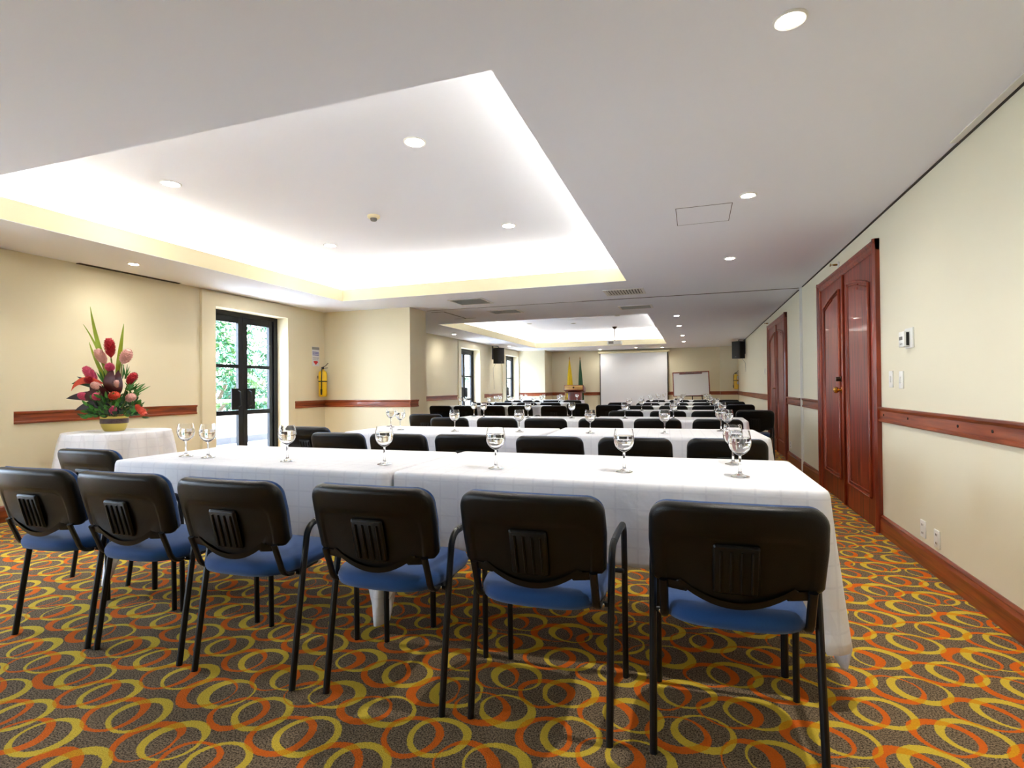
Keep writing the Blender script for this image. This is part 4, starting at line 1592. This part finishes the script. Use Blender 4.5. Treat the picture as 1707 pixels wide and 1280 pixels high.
EZ = empty('whiteboard_easel', (-.05, 17.6, 0), 0)
tag(EZ, 'white flip board leaning on a dark easel right of the screen', 'easel')
Tb = Matrix.Rotation(-.12, 4, 'X') @ Matrix.Rotation(-.03, 4, 'Y')
MB().box(-.52, .52, -.012, .0, .84, 1.56, Tb).obj('board', 'board', EZ, smooth=False)
m = MB()
for a in ((-.55, -.52, .82, 1.59), (.52, .55, .82, 1.59), (-.52, .52, 1.56, 1.59), (-.52, .52, .82, .84)):
    m.box(a[0], a[1], -.018, .006, a[2], a[3], Tb)
m.obj('frame', 'woodF', EZ, smooth=False)
MB().box(-.34, .34, -.035, -.012, 1.515, 1.55, Tb).obj('clip_bar', 'lectw', EZ, smooth=False)
for x0, x1, y1 in ((-.2, -.38, -.05), (.2, .38, -.05), (0, 0, .55)):
    MB().tube([(x0, .22, 1.5), (x1, y1, 0)], .014, None, 8).obj('leg', 'tube', EZ)
MB().rbox(-.4, .4, .04, .10, .80, .825, .004, 2).obj('pen_ledge', 'tube', EZ)

LC = empty('lectern', (-3.55, 16.6, 0))
tag(LC, 'mahogany lectern with golden front panel between the flags and screen', 'lectern')
LB_ = MB().rbox(-.20, .20, -.14, .18, .04, .98, .01, 2).obj('body', 'lectw', LC)
MB().rbox(-.26, .26, -.2, .22, 0, .05, .01, 2).obj('base', 'lectw', LC)
T = Matrix.Translation((0, 0, 1.07)) @ Matrix.Rotation(-.22, 4, 'X')
hd = MB().rbox(-.31, .31, -.2, .22, -.085, .085, .01, 2, T).obj('head', 'lectw', LC)
MB().rbox(-.285, .285, -.206, -.198, -.065, .065, .003, 2, T).obj('golden_panel', 'lectg', hd)
MB().lathe([(.03, 0), (.03, .004), (.001, .005)], 16, T=T @ Matrix.Translation((0, -.206, 0)) @ Matrix.Rotation(PI / 2, 4, 'X')).obj('emblem', 'bronze', hd)
MB().tube([(-.25, -.16, .95), (-.27, -.17, .7), (-.22, -.17, .35), (-.18, -.15, .1)], .018, .03, 8).obj('carved_scroll', 'lectg', LC)


def flag(x, y, label, mt, top, wdt):
    Fg = empty('flag', (x, y, 0))
    tag(Fg, label, 'flag', 'furled flags on stands')
    MB().lathe([(.001, 0), (.14, 0), (.14, .02), (.03, .06), (.02, .09), (.001, .09)], 20).obj('base', 'bronze', Fg)
    MB().tube([(0, 0, .05), (0, 0, top)], .011, None, 8).obj('pole', 'lectw', Fg)
    MB().lathe([(.012, 0), (.018, .02), (.010, .05), (.001, .09)], 10, c=(0, 0, top)).obj('finial', 'brass', Fg)
    m = MB()
    n, K = 48, 24
    vs, fs = [], []
    for k in range(K + 1):
        t = k / K
        z = top - .02 - t * 1.35
        R = .012 + wdt * t ** .8
        for j in range(n):
            a = 2 * PI * j / n
            r_ = R * (1 + .22 * math.sin(a * 6 + t * 2) * min(1, t * 3))
            vs.append((r_ * math.cos(a) + .02 * t, r_ * math.sin(a) * .7, z + .06 * t * math.sin(a * 2)))
    for k in range(K):
        for j in range(n):
            j2 = (j + 1) % n
            fs.append((k * n + j, (k + 1) * n + j, (k + 1) * n + j2, k * n + j2))
    m.add(vs, fs)
    m.obj('flag_cloth', mt, Fg)


flag(-4.03, 18.0, 'furled yellow flag hanging from a pole at the far left', 'flagy', 2.10, .10)
flag(-3.68, 18.1, 'furled dark green flag on a pole behind the lectern', 'flagg', 2.09, .075)

# ------------------------------------------------------------------ terrace and garden
struct(MB().box(-9.45, XL - .3, -3, 22, -.12, -.02).obj('terrace_floor', 'terrace', smooth=False))
PW = struct(MB().box(-9.65, -9.45, -3, 22, -.12, .60).obj('terrace_parapet', 'parapet', smooth=False))
MB().box(-9.44, -9.449, -3, 22, -.02, .12).obj('skirting', 'parapetb', PW, smooth=False)
MB().box(-9.7, -9.42, -3, 22, .60, .64).obj('coping', 'parapet', PW, smooth=False)
RL = empty('terrace_railing', (-9.55, 8, .64))
tag(RL, 'pale tubular railing along the terrace parapet outside the glass doors', 'railing')
MB().tube([(0, -11, .26), (0, 14, .26)], .03, None, 8).obj('handrail', 'white', RL)
for k in range(13):
    MB().tube([(0, -10.5 + 2 * k, -.01), (0, -10.5 + 2 * k, .26)], .02, None, 8).obj('post', 'white', RL)
struct(MB().box(-40, -9.65, -10, 45, -1.6, -1.5).obj('garden_ground', 'soil', smooth=False))


def tree(x, y, r, h, seed, label, nleaf=2600):
    T_ = empty('mango_tree', (x, y, -1.5))
    tag(T_, label, 'tree', 'trees beyond the terrace')
    rn = random.Random(seed)
    tr = MB()
    tr.tube([(0, 0, 0), (.05, 0, h * .3), (-.05, .05, h * .6)], [.18, .14, .08], None, 10)
    for k in range(6):
        a = k * 1.05
        tr.tube([(0, 0, h * .28), (math.cos(a) * r * .4, math.sin(a) * r * .4, h * .5), (math.cos(a) * r * .7, math.sin(a) * r * .7, h * .7)], [.07, .05, .02], None, 6)
    tr.obj('trunk', 'bark', T_)
    m = MB()
    clusters = nleaf // 14
    for c_ in range(clusters):
        a = rn.uniform(0, 2 * PI)
        u = rn.uniform(-.9, 1)
        rr = r * rn.uniform(.55, 1.05)
        s_ = math.sqrt(1 - u * u)
        p = Vector((math.cos(a) * s_ * rr, math.sin(a) * s_ * rr, h * .55 + u * h * .45))
        m.mi = 1 if rn.random() < .18 else 0
        for q in range(14):
            th = rn.uniform(0, 2 * PI)
            d = Vector((math.cos(th), math.sin(th), rn.uniform(-.9, .4))).normalized()
            L_ = rn.uniform(.18, .34)
            sd = d.cross(Vector((rn.uniform(-1, 1), rn.uniform(-1, 1), 1))).normalized() * .028
            mid = p + d * L_ * .5 + Vector((0, 0, .02))
            m.add([p, mid - sd, p + d * L_ - Vector((0, 0, .05)), mid + sd], [(0, 1, 2, 3)])
    o = m.obj('crown', ['treeleaf', 'treeleaf2'], T_, smooth=False)
    o['kind'] = 'stuff'


tree(-12.6, 10.8, 1.9, 4.6, 1, 'leafy green tree seen through the left leaf of the nearest terrace door', 9000)
tree(-12.7, 15.5, 1.9, 4.6, 2, 'leafy green tree seen through the right leaf of the nearest terrace door', 9000)
tree(-13.2, 29.5, 1.8, 3.3, 5, 'leafy green tree seen through the glass door just past the pillar', 2600)
tree(-13.4, 38.0, 1.8, 3.2, 6, 'leafy green tree seen through the farthest glass door', 2600)
tree(-17.0, 16.6, 2.3, 6.0, 8, 'taller leafy tree behind the other two outside the nearest terrace door', 7000)
